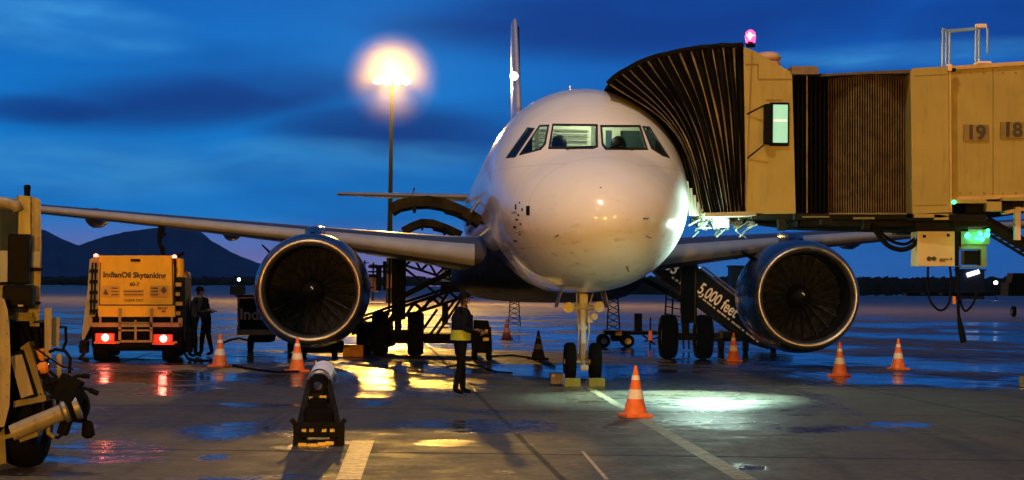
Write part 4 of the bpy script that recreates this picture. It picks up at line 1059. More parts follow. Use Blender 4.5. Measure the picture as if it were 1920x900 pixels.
# ------------------------------------------------------------------ people
def person(name, label, loc, rz, J, colours, h=1.72, cap=True, vest=None, group=None):
    """one continuous skinned body; J gives joints in metres, facing +X locally"""
    t = thing(name, label, 'person', loc, rz, group)
    V = []; Rr = []; E = []
    idx = {}
    def v(n, p, r): idx[n] = len(V); V.append(Vector(p)); Rr.append(r)
    def e(a, b): E.append((idx[a], idx[b]))
    v('pelvis', J['pelvis'], (.15, .155))
    v('waist', J['waist'], (.13, .15)); v('chest', J['chest'], (.145, .18)); v('neckb', J['neckb'], (.10, .12)); v('neck', J['neck'], (.058, .058)); v('head', J['head'], (.088, .078)); v('crown', J['crown'], (.082, .072))
    for a, b in (('pelvis', 'waist'), ('waist', 'chest'), ('chest', 'neckb'), ('neckb', 'neck'), ('neck', 'head'), ('head', 'crown')): e(a, b)
    for s in 'lr':
        v('hip' + s, J['hip' + s], (.095, .095)); v('knee' + s, J['knee' + s], (.068, .066)); v('ankle' + s, J['ankle' + s], (.052, .050)); v('toe' + s, J['toe' + s], (.038, .045))
        e('pelvis', 'hip' + s); e('hip' + s, 'knee' + s); e('knee' + s, 'ankle' + s); e('ankle' + s, 'toe' + s)
        v('sho' + s, J['sho' + s], (.072, .072)); v('elb' + s, J['elb' + s], (.050, .050)); v('wri' + s, J['wri' + s], (.033, .033)); v('palm' + s, J['palm' + s], (.036, .022))
        e('neckb', 'sho' + s); e('sho' + s, 'elb' + s); e('elb' + s, 'wri' + s); e('wri' + s, 'palm' + s)
    me = bpy.data.meshes.new(name + '_m'); me.from_pydata([tuple(p) for p in V], E, [])
    ob = bpy.data.objects.new(name + '_m', me); COL.objects.link(ob)
    sk = ob.modifiers.new('skin', 'SKIN'); sk.use_smooth_shade = True
    for i, r in enumerate(Rr): me.skin_vertices[0].data[i].radius = r
    me.skin_vertices[0].data[0].use_root = True
    sub = ob.modifiers.new('sub', 'SUBSURF'); sub.levels = 2
    bpy.context.view_layer.update()
    bm_ = bpy.data.meshes.new_from_object(ob.evaluated_get(bpy.context.evaluated_depsgraph_get()))
    bpy.data.objects.remove(ob)
    # fingers and face joined into the same mesh
    bm = bmesh.new(); bm.from_mesh(bm_)
    q = MB()
    for s in 'lr':
        w_ = Vector(J['wri' + s]); p_ = Vector(J['palm' + s]); d = (p_ - w_).normalized(); side = d.cross(Vector((0, 0, 1))).normalized(); up = side.cross(d)
        for k, L in enumerate((.07, .08, .075, .06)):
            o_ = p_ + side * (.03 - .02 * k) * 1.0
            q.tube([o_, o_ + d * L * .5 - up * .008, o_ + d * L * .8 - up * .035], [.0095, .009, .0075], 6)
        q.tube([w_ + d * .03 + side * .03, w_ + d * .06 + side * .055, w_ + d * .095 + side * .05 - up * .015], [.011, .010, .008], 6)
    hd = Vector(J['head']); cr = Vector(J['crown']); up = (cr - hd).normalized(); fw = Vector(J.get('face', (1, 0, 0))).normalized(); sd_ = fw.cross(up).normalized()
    q.lathe([(-.018, .0), (-.01, .014), (.01, .012), (.035, .006), (.04, 0)], hd + fw * .092 + up * .0, up, 8)
    for s_ in (-1, 1): q.lathe([(-.03, 0), (-.02, .012), (.02, .014), (.03, 0)], hd + sd_ * s_ * .082 + up * .005, up, 8)
    q.lathe([(-.025, 0), (-.015, .007), (.015, .007), (.025, 0)], hd + fw * .086 - up * .045, sd_, 6)
    o0 = len(bm.verts)
    nv = [bm.verts.new(p) for p in q.v]; bm.verts.index_update()
    for f in q.f: bm.faces.new([nv[i] for i in f])
    bm.to_mesh(bm_); bm.free()
    mats = [colours['shirt'], colours['trousers'], M_skin, M_dark, M_hair]
    bm_.materials.clear()
    for m in mats: bm_.materials.append(m)
    neckz = Vector(J['neck']).z; pz = Vector(J['pelvis']).z + .05
    wr = [Vector(J['wri' + s]) for s in 'lr']; pl = [Vector(J['palm' + s]) for s in 'lr']; an = [Vector(J['ankle' + s]) for s in 'lr']
    for p in bm_.polygons:
        c = p.center; p.use_smooth = True
        near_hand = min((c - k).length for k in pl + [w_.lerp(k, .6) for w_, k in zip(wr, pl)]) < .075 or min((c - k).length for k in pl) < .11
        if near_hand: mi = 2
        elif c.z < .13: mi = 3
        elif c.z < pz: mi = 1
        elif c.z > neckz - .01:
            mi = 4 if (c - hd).dot(up) > .045 or ((c - hd).dot(fw) < -.01 and (c - hd).dot(up) > -.05) else 2
        else: mi = 0
        p.material_index = mi
    ob = bpy.data.objects.new('body', bm_); COL.objects.link(ob); ob.parent = t
    if cap:
        q = MB(); q.lathe([(-.01, .100), (.03, .098), (.075, .078), (.10, .04), (.105, 0)], hd + up * .055, up, 20)
        q.prism([hd + up * .055 + fw * .07 + sd_ * .07, hd + up * .045 + fw * .15 + sd_ * .035, hd + up * .045 + fw * .15 - sd_ * .035, hd + up * .055 + fw * .07 - sd_ * .07], up * .012)
        q.build('cap', colours.get('cap', M_dark), t, smooth=False, auto=40, local=True)
    if vest:
        q = MB(); rows = []
        pe, wa, chs, nb = (Vector(J[k]) for k in ('pelvis', 'waist', 'chest', 'neckb'))
        for c, rx, ry in ((pe + Vector((0, 0, -.02)), .172, .192), (pe.lerp(wa, .6), .168, .190), (wa, .160, .188), (wa.lerp(chs, .6), .165, .198), (chs, .172, .206), (chs.lerp(nb, .6), .150, .185)):
            rows.append([c + Vector((rx * math.cos(2 * math.pi * k / 28), ry * math.sin(2 * math.pi * k / 28), 0)) for k in range(28)])
        if vest == 'low':
            q.grid(rows[:3], closed=True, mi=0); q.grid(rows[2:], closed=True, mi=1)
        else: q.grid(rows, closed=True, mi=0)
        q.build('hi_vis_vest', [mat('hi_vis_yellow', (.34, .42, .02), .6, var=.15, scale=12), mat('dark_bib', (.004, .006, .016), .8, spec=.1)], t, smooth=True, local=True)
    return t
def pose(lean=0.0, armbend=.9, spread=.10, hand_h=1.02, hand_f=.30, yl=.12):
    J = {'pelvis': (0, 0, .95), 'waist': (lean * .25, 0, 1.10), 'chest': (lean * .6, 0, 1.30), 'neckb': (lean * .9, 0, 1.43), 'neck': (lean + .01, 0, 1.50), 'head': (lean + .035, 0, 1.60), 'crown': (lean + .03, 0, 1.67)}
    for s, g_ in (('l', 1), ('r', -1)):
        J['hip' + s] = (0, .095 * g_, .86); J['knee' + s] = (.05 * g_ + .02, .10 * g_, .50); J['ankle' + s] = (-.02 + .11 * g_, spread * g_, .09); J['toe' + s] = (.14 + .11 * g_, (spread + .02) * g_, .045)
        J['sho' + s] = (lean * .9, .185 * g_, 1.40); J['elb' + s] = (lean * .9 - .03 + .04 * g_, .245 * g_, 1.13)
        J['wri' + s] = (lean * .9 + hand_f - .06, .14 * g_, hand_h + .02 * g_); J['palm' + s] = (lean * .9 + hand_f + .02, .11 * g_, hand_h + .02 + .02 * g_)
    return J
M_dcl = mat('dark_cloth', (.004, .005, .009), .9, bump=.15, spec=.1)
M_dtr = mat('dark_trousers', (.003, .003, .004), .9, bump=.15, spec=.1)
g1 = Gd(862, 741)
pr_ = person('person', 'ground worker in dark clothes and yellow hi-vis waist, facing right, hands forward', g1, R(22), pose(.03, hand_h=1.06, hand_f=.34), {'shirt': M_dcl, 'trousers': M_dtr}, vest='low')
g2 = Gd(362, 671)
person('person', 'dark-clad worker on the left of the pair beside the fuel truck, leaning in', g2, R(25), pose(.12, hand_h=1.15, hand_f=.36), {'shirt': mat('grey_cloth', (.02, .02, .026), .9, spec=.1), 'trousers': M_dtr}, group='workers by the fuel truck')
g3 = Gd(386, 668)
person('person', 'dark-clad worker on the right of the pair beside the fuel truck, bent towards it', g3, R(170), pose(.16, hand_h=1.12, hand_f=.30), {'shirt': M_dcl, 'trousers': M_dtr}, group='workers by the fuel truck')

# ------------------------------------------------------------------ fuel truck
yb = 44.0
EXT[0] = Vector((-.135, 1, 0)).normalized()
ft = thing('fuel_truck', 'orange-yellow aviation fuel truck seen from behind with red tail lamps lit', 'fuel truck', (P(250, 675, yb).x, yb + 3, 0))
M_fy = mat('fuel_yellow', (.66, .325, .008), .45, coat=.1, var=.08, dirt=.22)
M_fy2 = mat('fuel_yellow_dark', (.45, .24, .05), .5, dirt=.4)
q = MB(); q.pp([(186, 479), (323, 479), (326, 500), (326, 572), (184, 572)], yb, 5.5); body = q.build('tank_body', M_fy, ft)
q = MB(); q.pp([(184, 573), (328, 573), (328, 594), (184, 594)], yb - .03, 5.0); q.build('lower_panel', M_fy, ft)
q = MB()
q.pp([(168, 486), (184, 478), (187, 500), (184, 575), (176, 600), (156, 640), (153, 630), (164, 545)], yb + .15, 5); q.build('side_fender', mat('pale_fender', (.26, .20, .10), .5, dirt=.5), ft)
q = MB()
for x0 in (172, 178): q.pp([(x0, 492), (x0 + 3, 492), (x0, 590), (x0 - 4, 590)], yb + .1, .1)
for yy in (505, 525, 545, 562, 580): q.pp([(168, yy), (183, yy), (183, yy + 6), (167, yy + 6)], yb + .12, .06)
q.build('hose_reel', M_dsteel, ft)
q = MB(); c = P(334, 500, yb + .4); q.tube([P(335, 519, yb + .4), P(335, 485, yb + .4)], .125, 18); q.build('vent_cylinder', M_fy, ft, auto=40)
q = MB(); q.pp([(326, 520), (347, 520), (348, 640), (328, 640)], yb + .2, 4.5); q.pp([(326, 485), (330, 485), (330, 520), (326, 520)], yb + .1, .4); q.build('side_locker', M_dsteel, ft)
q = MB()
for yy, x1 in ((530, 340), (548, 337), (566, 342), (584, 338), (604, 341)): q.pp([(329, yy), (x1, yy), (x1, yy + 7), (329, yy + 7)], yb + .12, .1)
q.build('locker_fitting', M_fy2, ft)
q = MB()      # rear frame work
for (x0, x1, y0, y1) in [(172, 340, 605, 613), (222, 227, 578, 640), (281, 286, 578, 640), (252, 256, 600, 640), (186, 190, 594, 606), (320, 324, 594, 606), (222, 286, 604, 608), (176, 224, 640, 644), (286, 332, 640, 644), (222, 286, 638, 642), (222, 286, 618, 621), (165, 173, 596, 612), (334, 342, 596, 612)]:
    q.pp([(x0, y0), (x1, y0), (x1, y1), (x0, y1)], yb - .12, .08)
q.build('rear_frame', mat('frame_tan', (.22, .15, .055), .5, dirt=.6), ft)
q = MB(); q.pp([(172, 594), (340, 594), (340, 652), (172, 652)], yb + .1, 4.8); q.pp([(190, 650), (330, 650), (330, 658), (190, 658)], yb + .3, 4); q.build('rear_recess', mat('recess_dark', (.006, .005, .004), .8, spec=.05), ft)
q = MB()
for (x0, x1) in ((230, 278), (192, 216), (290, 316)): q.pp([(x0, 596), (x1, 596), (x1, 604), (x0, 604)], yb - .02, .1)
q.build('recess_panel', M_dark, ft)
for (a, b) in ((197, 633), (306, 635)):
    q = MB(); q.box(P(a, b, yb - .1), (.44, .10, .20), bev=.04); q.box(P(a, b + 10, yb - .12), (.5, .05, .03)); hs = q.build('lamp_cluster', mat('red_reflector', (.35, .03, .02), .3, emit=(1, .05, .02), es=.35), ft)
    q = MB(); q.lathe([(-.03, 0), (-.02, .05), (0, .075), (.02, .08)], P(a, b, yb - .17), (0, 1, 0), 18); q.build('tail_lamp', M_tail_hot, ft, smooth=True)
    ld = bpy.data.lights.new('tail_lamp_light', 'POINT'); ld.energy = 9; ld.color = (1, .06, .04); ld.shadow_soft_size = .08
    lo = bpy.data.objects.new('tail_lamp_light', ld); COL.objects.link(lo); lo.location = P(a, b, yb - .35)
for (a, b) in ((180, 480), (327, 482)):
    q = MB(); q.lathe([(0, .055), (.05, .055), (.08, 0)], P(a, b, yb - .02) - Vector((0, 0, .02)), (0, 0, 1), 12); q.build('marker_lamp', mat('marker_red', (1, .2, .1), .3, emit=(1, .16, .1), es=7), ft)
q = MB(); q.box(P(254, 488, yb - .02), (.22, .03, .06), bev=.01); q.build('grab_slot', M_dark, ft)
q = MB()
q.bar(P(186, 572, yb - .02), P(326, 572, yb - .02), .03); q.bar(P(323, 480, yb - .02), P(325, 572, yb - .02), .03); q.bar(P(188, 492, yb - .02), P(186, 572, yb - .02), .02)
q.build('panel_edge', mat('edge_dark', (.06, .03, .01), .6), ft)
up = (0, 0, 1); rt = (1, 0, -.005)
text('lettering', 'IndianOil Skytanking', .175, M_letter, ft, P(252, 516, yb - .012), rt, up, bold=.006)
text('lettering', '60-7', .12, M_letter, ft, P(252, 533, yb - .012), rt, up, bold=.003)
text('lettering', 'CLEAR EXIT', .085, M_letter, ft, P(251, 563, yb - .012), rt, up)
text('lettering', 'BAY-99', .07, M_letter, ft, P(305, 578, yb - .045), rt, up)
text('lettering', '889', .06, M_letter, ft, P(307, 584, yb - .045), rt, up)
M_pl = mat('placard', (.50, .24, .03), .5)
for (cx, wd) in ((198, .22), (216, .22), (251, .46), (290, .22), (307, .20)):
    q = MB(); q.box(P(cx, 546 + (3 if wd > .3 else 0), yb - .01), (wd, .012, .26 if wd < .3 else .16)); pl_ = q.build('placard', M_pl, ft)
q = MB()
q.prism([P(193, 552, yb - .03), P(203, 552, yb - .03), P(198, 541, yb - .03)], (0, .008, 0)); q.prism([P(301, 544, yb - .03), P(307, 537, yb - .03), P(313, 544, yb - .03), P(307, 551, yb - .03)], (0, .008, 0))
for yy in (540, 546, 552): q.bar(P(209, yy, yb - .025), P(222, yy, yb - .025), .02); q.bar(P(283, yy, yb - .025), P(296, yy, yb - .025), .02)
for yy in (546, 552): q.bar(P(232, yy, yb - .025), P(268, yy, yb - .025), .02)
q.build('placard_symbol', mat('placard_ink', (.10, .05, .01), .6), ft)
for a in (188, 318):
    for dy in (0.5, 3.9):
        wheel(Vector((P(a, 660, yb).x - .135 * dy, yb + dy, .46)), .46, .36, Vector((1, .135, 0)), ft)
q = MB(); q.box((P(250, 600, 44).x - .85, 50.4, 1.25), (2.1, 1.7, 1.8), Matrix.Rotation(.135, 3, 'Z'), bev=.12); q.build('truck_cab', M_fy, ft)
# refuelling hose up to the wing
q = MB(); q.tube([P(306, 478, 47), P(304, 466, 47), P(299, 455, 47), P(300, 440, 47), P(304, 424, 47)], [.05, .06, .05, .07, .09], 8); q.tube([P(330, 482, 46), P(338, 478, 46), P(345, 474, 46)], .04, 6); q.tube([P(310, 440, 47), P(303, 436, 47), P(303, 446, 47)], .05, 6)
q.build('refuelling_hose', M_rub, ft)
q = MB(); q.tube([P(160, 640, yb - .2), P(150, 650, yb - .2), P(158, 662, yb - .2), P(150, 672, yb - .3), P(165, 676, yb - .4)], .05, 8); q.box(P(158, 650, yb), (.18, .3, .3), bev=.04); q.build('hose_coupling', M_dsteel, ft)
q = MB(); q.tube([P(345, 660, yb + .6), P(352, 672, yb + .3), P(372, 677, yb + .2), P(396, 676, yb)], .035, 6); q.box(P(352, 640, yb + .6), (.2, .3, .5)); q.build('side_hose', M_rub, ft)

EXT[0] = Vector((0, 1, 0))
# ------------------------------------------------------------------ covered baggage dolly (left, partly behind the engine)
yd = 52.0
o0 = Gd(490, 655); bd = thing('baggage_cart', 'dark enclosed baggage cart with cream lettering half hidden by the left engine', 'baggage cart', (P(500, 640, yd).x, yd, 0))
q = MB(); q.pp([(445, 560), (560, 560), (560, 617), (445, 617)], yd, 1.5); q.pp([(443, 553), (562, 553), (562, 557), (443, 557)], yd - .05, 1.6); q.build('box_body', mat('cart_navy', (.005, .006, .010), .6, spec=.05), bd)
q = MB(); q.pp([(444, 618), (562, 618), (562, 628), (444, 628)], yd - .05, 1.6); q.pp([(445, 557), (449, 557), (449, 618), (445, 618)], yd - .03, .06); q.pp([(450, 555), (560, 555), (560, 560), (450, 560)], yd - .03, .06); q.build('cart_frame', mat('cart_frame', (.50, .38, .22), .5, dirt=.3), bd)
text('lettering', 'IndiGo', .42, M_wletter, bd, P(449, 590, yd - .02), (1, 0, 0), up, align='LEFT', bold=.01)
q = MB(); q.pp([(466, 629), (510, 629), (506, 642), (470, 642)], yd + .2, 1.0); q.build('cart_chassis', M_black, bd)
for a in (470, 545):
    for dy in (.25, 1.25): wheel(Vector((P(a, 645, yd + dy).x, yd + dy, .2)), .2, .14, Vector((1, 0, 0)), bd)
q = MB(); q.tube([P(470, 640, yd + .3), P(448, 634, yd + .1), P(430, 638, yd), P(414, 645, yd)], .03, 6); q.build('cart_drawbar', M_black, bd)

# ------------------------------------------------------------------ boarding ramp with lettering behind the right gear
ys = 57.0
rp = thing('boarding_ramp', 'black boarding ramp sloping down from the jet with large white number lettering', 'boarding ramp', (P(1380, 640, ys).x, ys, 0))
q = MB(); q.pp([(1219, 500), (1232, 492), (1262, 480), (1300, 496), (1480, 622), (1490, 650), (1440, 655), (1400, 640), (1300, 566), (1250, 530)], ys, 1.5); q.build('ramp_side', mat('ramp_black', (.005, .005, .006), .6, spec=.05), rp)
q = MB(); q.tube([P(1312, 503, ys - .05), P(1380, 556, ys - .05)], .04, 8); q.tube([P(1318, 500, ys - .05), P(1378, 546, ys - .05), P(1381, 575, ys - .05)], .03, 8); q.build('handrail', M_steel, rp)
sl_ = (P(1460, 625, ys) - P(1310, 520, ys)).normalized(); su = Vector((-sl_.z, 0, sl_.x)); su = su if su.z > 0 else -su
text('lettering', '5,000 feet', .50, M_wletter, rp, P(1311, 539, ys - .03), sl_, su, align='LEFT', bold=.008, xs=.68)
text('lettering', '33', .50, M_wletter, rp, P(1250, 494, ys - .03), sl_, su, align='LEFT', bold=.008, xs=.8)
q = MB()
for k in range(13): q.box(P(1312 + k * 9, 556 + k * 7.0, ys - .02), (.08 + .05 * (k % 3), .02, .05), Matrix.Rotation(R(38), 3, 'Y'))
for k in range(4): q.box(P(1262 + k * 7, 521 + k * 5, ys - .02), (.08, .02, .06), Matrix.Rotation(R(38), 3, 'Y'))
q.build('small_lettering', mat('dim_letter', (.45, .42, .36), .5), rp)
q = MB()
for a, b, c in ((1250, 540, 1244), (1262, 545, 1258), (1276, 552, 1282), (1288, 560, 1292)): q.tube([P(a, b, ys + .2), P(c, 655, ys + .2)], .03, 6)
for k in range(4): q.tube([P(1248, 560 + k * 14, ys + .2), P(1276, 566 + k * 14, ys + .2)], .02, 6)
q.pp([(1330, 625), (1470, 625), (1480, 640), (1330, 640)], ys + .2, 1.2)
q.build('ramp_undercarriage', M_dsteel, rp)
for a in (1352, 1450): 
    for dy in (.3, 1.3): wheel(Vector((P(a, 640, ys + dy).x, ys + dy, .3)), .3, .16, Vector((1, 0, 0)), rp)

# ------------------------------------------------------------------ belt loader truss behind the left gear
yl = 50.5
bl = thing('belt_loader', 'dark belt loader with long inclined lattice boom behind the left main gear', 'belt loader', (P(740, 650, yl + 2).x, yl + 2, 0))
def truss(q, p0, p1, hgt, yy, n, r_=.03, dep=.9):
    p0 = Vector(p0); p1 = Vector(p1)
    for dy in (0, dep):
        a0, a1 = P(*p0, yy) + Vector((0, dy, 0)), P(*p1, yy) + Vector((0, dy, 0)); b0, b1 = a0 - Vector((0, 0, hgt)), a1 - Vector((0, 0, hgt))
        q.tube([a0, a1], r_ * 1.4, 6); q.tube([b0, b1], r_ * 1.4, 6)
        for i in range(n):
            t0, t1 = i / n, (i + 1) / n
            q.tube([a0.lerp(a1, t0), b0.lerp(b1, t1)] if i % 2 else [b0.lerp(b1, t0), a0.lerp(a1, t1)], r_, 6)
q = MB(); truss(q, (660, 606), (890, 530), .28, yl, 14); q.build('boom_truss', M_dsteel, bl)
q = MB(); q.bar(P(650, 603, yl + .45), P(888, 524, yl + .45), .9, .06); q.build('conveyor_belt', M_rub, bl)
q = MB(); truss(q, (760, 478), (890, 520), .3, yl + 5, 9, .028, .6); q.tube([P(755, 500, yl + 4), P(830, 560, yl + 4)], .04, 6); q.tube([P(880, 508, yl + 4), P(775, 590, yl + 4)], .035, 6)
q.build('upper_truss', M_dsteel, bl)
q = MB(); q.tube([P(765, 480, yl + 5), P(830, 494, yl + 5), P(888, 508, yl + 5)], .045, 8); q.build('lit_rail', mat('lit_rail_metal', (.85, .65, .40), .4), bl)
for a, b in (((868, 556), (810, 640)), ((858, 556), (796, 642)), ((820, 580), (770, 650)), ((700, 600), (690, 648))):
    q = MB(); q.bar(P(*a, yl + .5), P(*b, yl + .5), .09, .07); q.build('lift_arm', M_dsteel, bl)
q = MB(); q.pp([(668, 604), (730, 604), (734, 650), (668, 650)], yl + 1.0, 1.6); q.pp([(670, 626), (890, 626), (890, 644), (670, 644)], yl + .6, 1.6); q.build('loader_chassis', M_black, bl)
for a in (690, 860):
    for dy in (.9, 2.1): wheel(Vector((P(a, 650, yl + dy).x, yl + dy, .36)), .36, .2, Vector((1, 0, 0)), bl)

# small ground equipment
def wheels_at(parent, xs, y, dys, r_, wd=.14):
    for a in xs:
        for dy in dys: wheel(Vector((P(a, 640, y + dy).x, y + dy, r_)), r_, wd, Vector((1, 0, 0)), parent)
# tractor-like generator behind the worker
gg = Gd(912, 676); t = thing('ground_tractor', 'small dark ground tractor standing behind the hi-vis worker', 'tractor', (gg.x, gg.y, 0))
yy = gg.y
q = MB(); q.pp([(884, 616), (920, 614), (922, 662), (884, 662)], yy, 1.2); q.pp([(888, 600), (915, 602), (918, 616), (888, 616)], yy + .3, .8); q.build('tractor_body', M_black, t)
q = MB(); q.tube([P(885, 616, yy), P(885, 590, yy)], .03, 6); q.build('exhaust_stack', M_dsteel, t)
q = MB(); q.box(P(912, 620, yy - .03), (.08, .04, .06)); q.box(P(911, 636, yy - .03), (.14, .04, .08)); q.build('panel_plate', M_gripw, t)
wheels_at(t, (890, 917), yy, (.1, 1.0), .26)
# flat trailer with two wheels
gg = Gd(1170, 652); yy = gg.y; t = thing('flat_trailer', 'low dark flat trailer with upright box between nose wheels and right main gear', 'trailer', (gg.x, yy, 0))
q = MB(); q.pp([(1134, 620), (1236, 622), (1236, 628), (1134, 628)], yy, 1.4); q.pp([(1145, 628), (1175, 628), (1172, 640), (1148, 640)], yy + .3, .8); q.build('trailer_deck', M_black, t)
q = MB(); q.pp([(1190, 588), (1204, 588), (1204, 622), (1190, 622)], yy + .1, .3); q.build('upright_box', M_black, t)
q = MB(); q.pp([(1154, 622), (1166, 622), (1166, 629), (1154, 629)], yy - .03, .03); q.build('reflector_plate', mat('amber_reflector', (.5, .28, .04), .4), t)
q = MB(); q.bar(P(1205, 628, yy), P(1228, 646, yy), .06); q.bar(P(1208, 640, yy), P(1236, 632, yy), .05); q.build('trailer_drawbar', M_dsteel, t)
for a in (1133, 1178): wheel(Vector((P(a, 640, yy).x, yy + .1, .2)), .2, .13, Vector((0, 1, 0)), t); wheel(Vector((P(a, 640, yy).x, yy + 1.2, .2)), .2, .13, Vector((0, 1, 0)), t)
# ladder
def ladder(px0, px1, ytop, ybot, y, label):
    t = thing('access_ladder', label, 'ladder', (P((px0 + px1) / 2, ybot, y).x, y, 0), 0, 'dark access ladders behind the jet')
    q = MB(); z0 = 0.02
    pts = []
    for dx, dy in ((px0, 0), (px1, 0)):
        tp = P(dx, ytop, y); bt = P(dx + (dx - (px0 + px1) / 2) * .5, ybot, y - .1)
        q.tube([tp, bt], .028, 6)
    for k in range(6):
        f = k / 6; a = P(px0 - 2 * f, ytop + (ybot - ytop) * f, y); b = P(px1 + 2 * f, ytop + (ybot - ytop) * (f + .13), y); q.tube([a, b], .02, 6)
        a = P(px0 - 2 * f, ytop + (ybot - ytop) * (f + .13), y); b = P(px1 + 2 * f, ytop + (ybot - ytop) * f, y); q.tube([a, b], .016, 6)
    q.build('ladder_frame', M_dsteel, t); return t
ladder(957, 972, 556, 612, 85, 'dark lattice ladder seen under the belly, left of the nose gear')
ladder(1142, 1158, 548, 620, 67, 'dark lattice support standing behind the flat trailer')
# delineator post
gg = Gd(1219, 653); t = thing('delineator_post', 'thin pole with orange sleeve beside the flat trailer', 'post', gg)
q = MB(); q.tube([gg, gg + Vector((0, 0, .95))], .025, 8); q.build('pole', M_dsteel, t)
q = MB(); q.tube([gg + Vector((0, 0, .25)), gg + Vector((0, 0, .55))], [.08, .05], 10); q.build('orange_sleeve', M_cone, t)
# orange crate
gg = Gd(662, 670); q = MB(); q.box(gg + Vector((0, .2, .16)), (.52, .4, .30), bev=.02); q.box(gg + Vector((.1, -.01, .22)), (.10, .02, .05))
tag(q.build('equipment_crate', mat('crate_orange', (.40, .18, .04), .6, dirt=.4)), 'brown-orange equipment crate on the ground left of the left main gear', 'crate')
# dark dolly behind right cone
gg = Gd(1362, 676); yy = gg.y + 6; t = thing('towed_dolly', 'dark box dolly on wheels behind the cone under the boarding ramp', 'dolly', (P(1370, 640, yy).x, yy, 0))
q = MB(); q.pp([(1355, 622), (1376, 622), (1376, 640), (1355, 640)], yy, .8); q.pp([(1330, 634), (1410, 634), (1410, 640), (1330, 640)], yy, 1.0); q.build('dolly_box', M_black, t)
wheels_at(t, (1352, 1398), yy, (.1, .9), .22)
# left ground power cart below the left engine
gg = Gd(600, 672); yy = gg.y + 1; t = thing('power_cart', 'low dark power cart under the left engine behind the cone', 'cart', (gg.x, yy, 0))
q = MB(); q.pp([(560, 640), (636, 640), (640, 662), (556, 662)], yy, 1.2); q.pp([(580, 628), (620, 628), (624, 640), (576, 640)], yy + .2, .8); q.build('cart_body', M_dsteel, t)
wheels_at(t, (570, 628), yy, (.1, 1.0), .2)
# wheel chocks
M_chk = mat('chock_yellow', (.22, .23, .05), .6, dirt=.4, spec=.1)
def chock(px, py, m, label, wdt=.30):
    c = Gd(px, py); q = MB()
    q.prism([c + Vector((-wdt / 2, -.11, 0)), c + Vector((-wdt / 2, .11, 0)), c + Vector((-wdt / 2, .05, .15)), c + Vector((-wdt / 2, -.05, .15))], (wdt, 0, 0))
    q.tube([c + Vector((-wdt / 2 - .02, 0, .1)), c + Vector((-wdt / 2 - .06, 0, .06)), c + Vector((-wdt / 2 - .02, 0, .03))], .012, 6)
    return tag(q.build('wheel_chock', m), label, 'wheel chock', 'wheel chocks at the nose gear')
chock(1073, 724, M_chk, 'pale yellow chock in front of the left nose wheel'); chock(1119, 724, M_chk, 'pale yellow chock in front of the right nose wheel')
gg = Gd(1043, 724); q = MB(); q.box(gg + Vector((0, .1, .13)), (.26, .24, .24), bev=.03); q.box(gg + Vector((.13, -.04, .13)), (.06, .05, .22), mi=1, bev=.015); q.box(gg + Vector((-.06, -.04, .20)), (.05, .03, .05), mi=2)
tag(q.build('headset_box', [mat('box_navy', (.012, .02, .06), .4), mat('box_blue', (.02, .08, .45), .4), M_gripw]), 'small dark blue equipment box beside the left nose wheel', 'equipment box')
# tow bar of nose gear: hoses on the ground
def ground_hose(pix, label, r_=.025, m=M_rub, name='ground_hose'):
    pts = [Gd(*p) + Vector((0, 0, r_ + .003)) for p in pix]; q = MB(); q.tube(pts, r_, 6)
    return tag(q.build(name, m, smooth=True), label, 'hose', 'hoses and cables lying on the apron')
ground_hose([(838, 690), (870, 684), (905, 690), (930, 700), (960, 702)], 'dark cable curling on wet ground behind the hi-vis worker')
ground_hose([(920, 670), (960, 668), (990, 672), (1040, 690)], 'dark cable running from behind worker towards nose wheels')
ground_hose([(430, 686), (470, 694), (520, 700), (560, 699)], 'dark hose lying between the two left cones')

# ------------------------------------------------------------------ towbar trolley in the foreground
b0 = Gd(597, 836); yt = b0.y
t = thing('towbar_trolley', 'black A-shaped towbar trolley with white cylinder end standing in the foreground', 'towbar trolley', b0)
q = MB()
for (a, b) in (((556, 832), (582, 716)), ((639, 832), (614, 716))): q.bar(P(*a, yt), P(*b, yt + .5), .07, .09)
for (a, b) in (((572, 828), (588, 730)), ((623, 828), (608, 730))): q.bar(P(*a, yt + .25), P(*b, yt + .8), .04, .05)
q.bar(P(553, 800, yt - .02), P(642, 800, yt - .02), .07, .10); q.bar(P(560, 814, yt), P(636, 814, yt), .05, .07); q.bar(P(552, 828, yt), P(642, 828, yt), .06, .05)
q.bar(P(572, 760, yt + .25), P(622, 760, yt + .25), .05, .05); q.bar(P(576, 742, yt + .4), P(618, 742, yt + .4), .05, .05)
q.bar(P(576, 796, yt + .1), P(616, 745, yt + .35), .035, .035); q.bar(P(618, 796, yt + .1), P(580, 745, yt + .35), .035, .035)
q.bar(P(546, 786, yt), P(560, 802, yt), .07, .05); q.bar(P(648, 786, yt), P(634, 802, yt), .07, .05)
for a in (556, 640): q.bar(P(a, 796, yt), P(a, 835, yt), .07, .07)
fr_ = q.build('trolley_frame', M_dsteel, t)
q = MB()
q.box(P(598, 784, yt + .15), (.34, .2, .22), bev=.04); q.box(P(597, 770, yt + .3), (.22, .2, .3), bev=.04); q.box(P(606, 748, yt + .3), (.08, .06, .08), mi=1); q.box(P(583, 755, yt + .3), (.04, .06, .14), mi=1); q.box(P(582, 776, yt + .1), (.04, .05, .09), mi=1)
for a in (570, 584, 608, 623): q.box(P(a, 807, yt - .07), (.05, .03, .035), mi=1)
q.build('hydraulic_pump', [M_black, M_gripw], t)
q = MB(); ctr = P(597, 722, yt + .45)
q.lathe([(-.06, .05), (-.06, .105), (0, .125), (.05, .13)], ctr, (0, 1, .10), 28); q.build('cylinder_mouth', M_dark, t, auto=40)
q = MB(); q.lathe([(.05, .135), (.07, .16), (.10, .16), (.12, .135)], ctr, (0, 1, .10), 28); q.build('clamp_ring', M_gripw, t, auto=40)
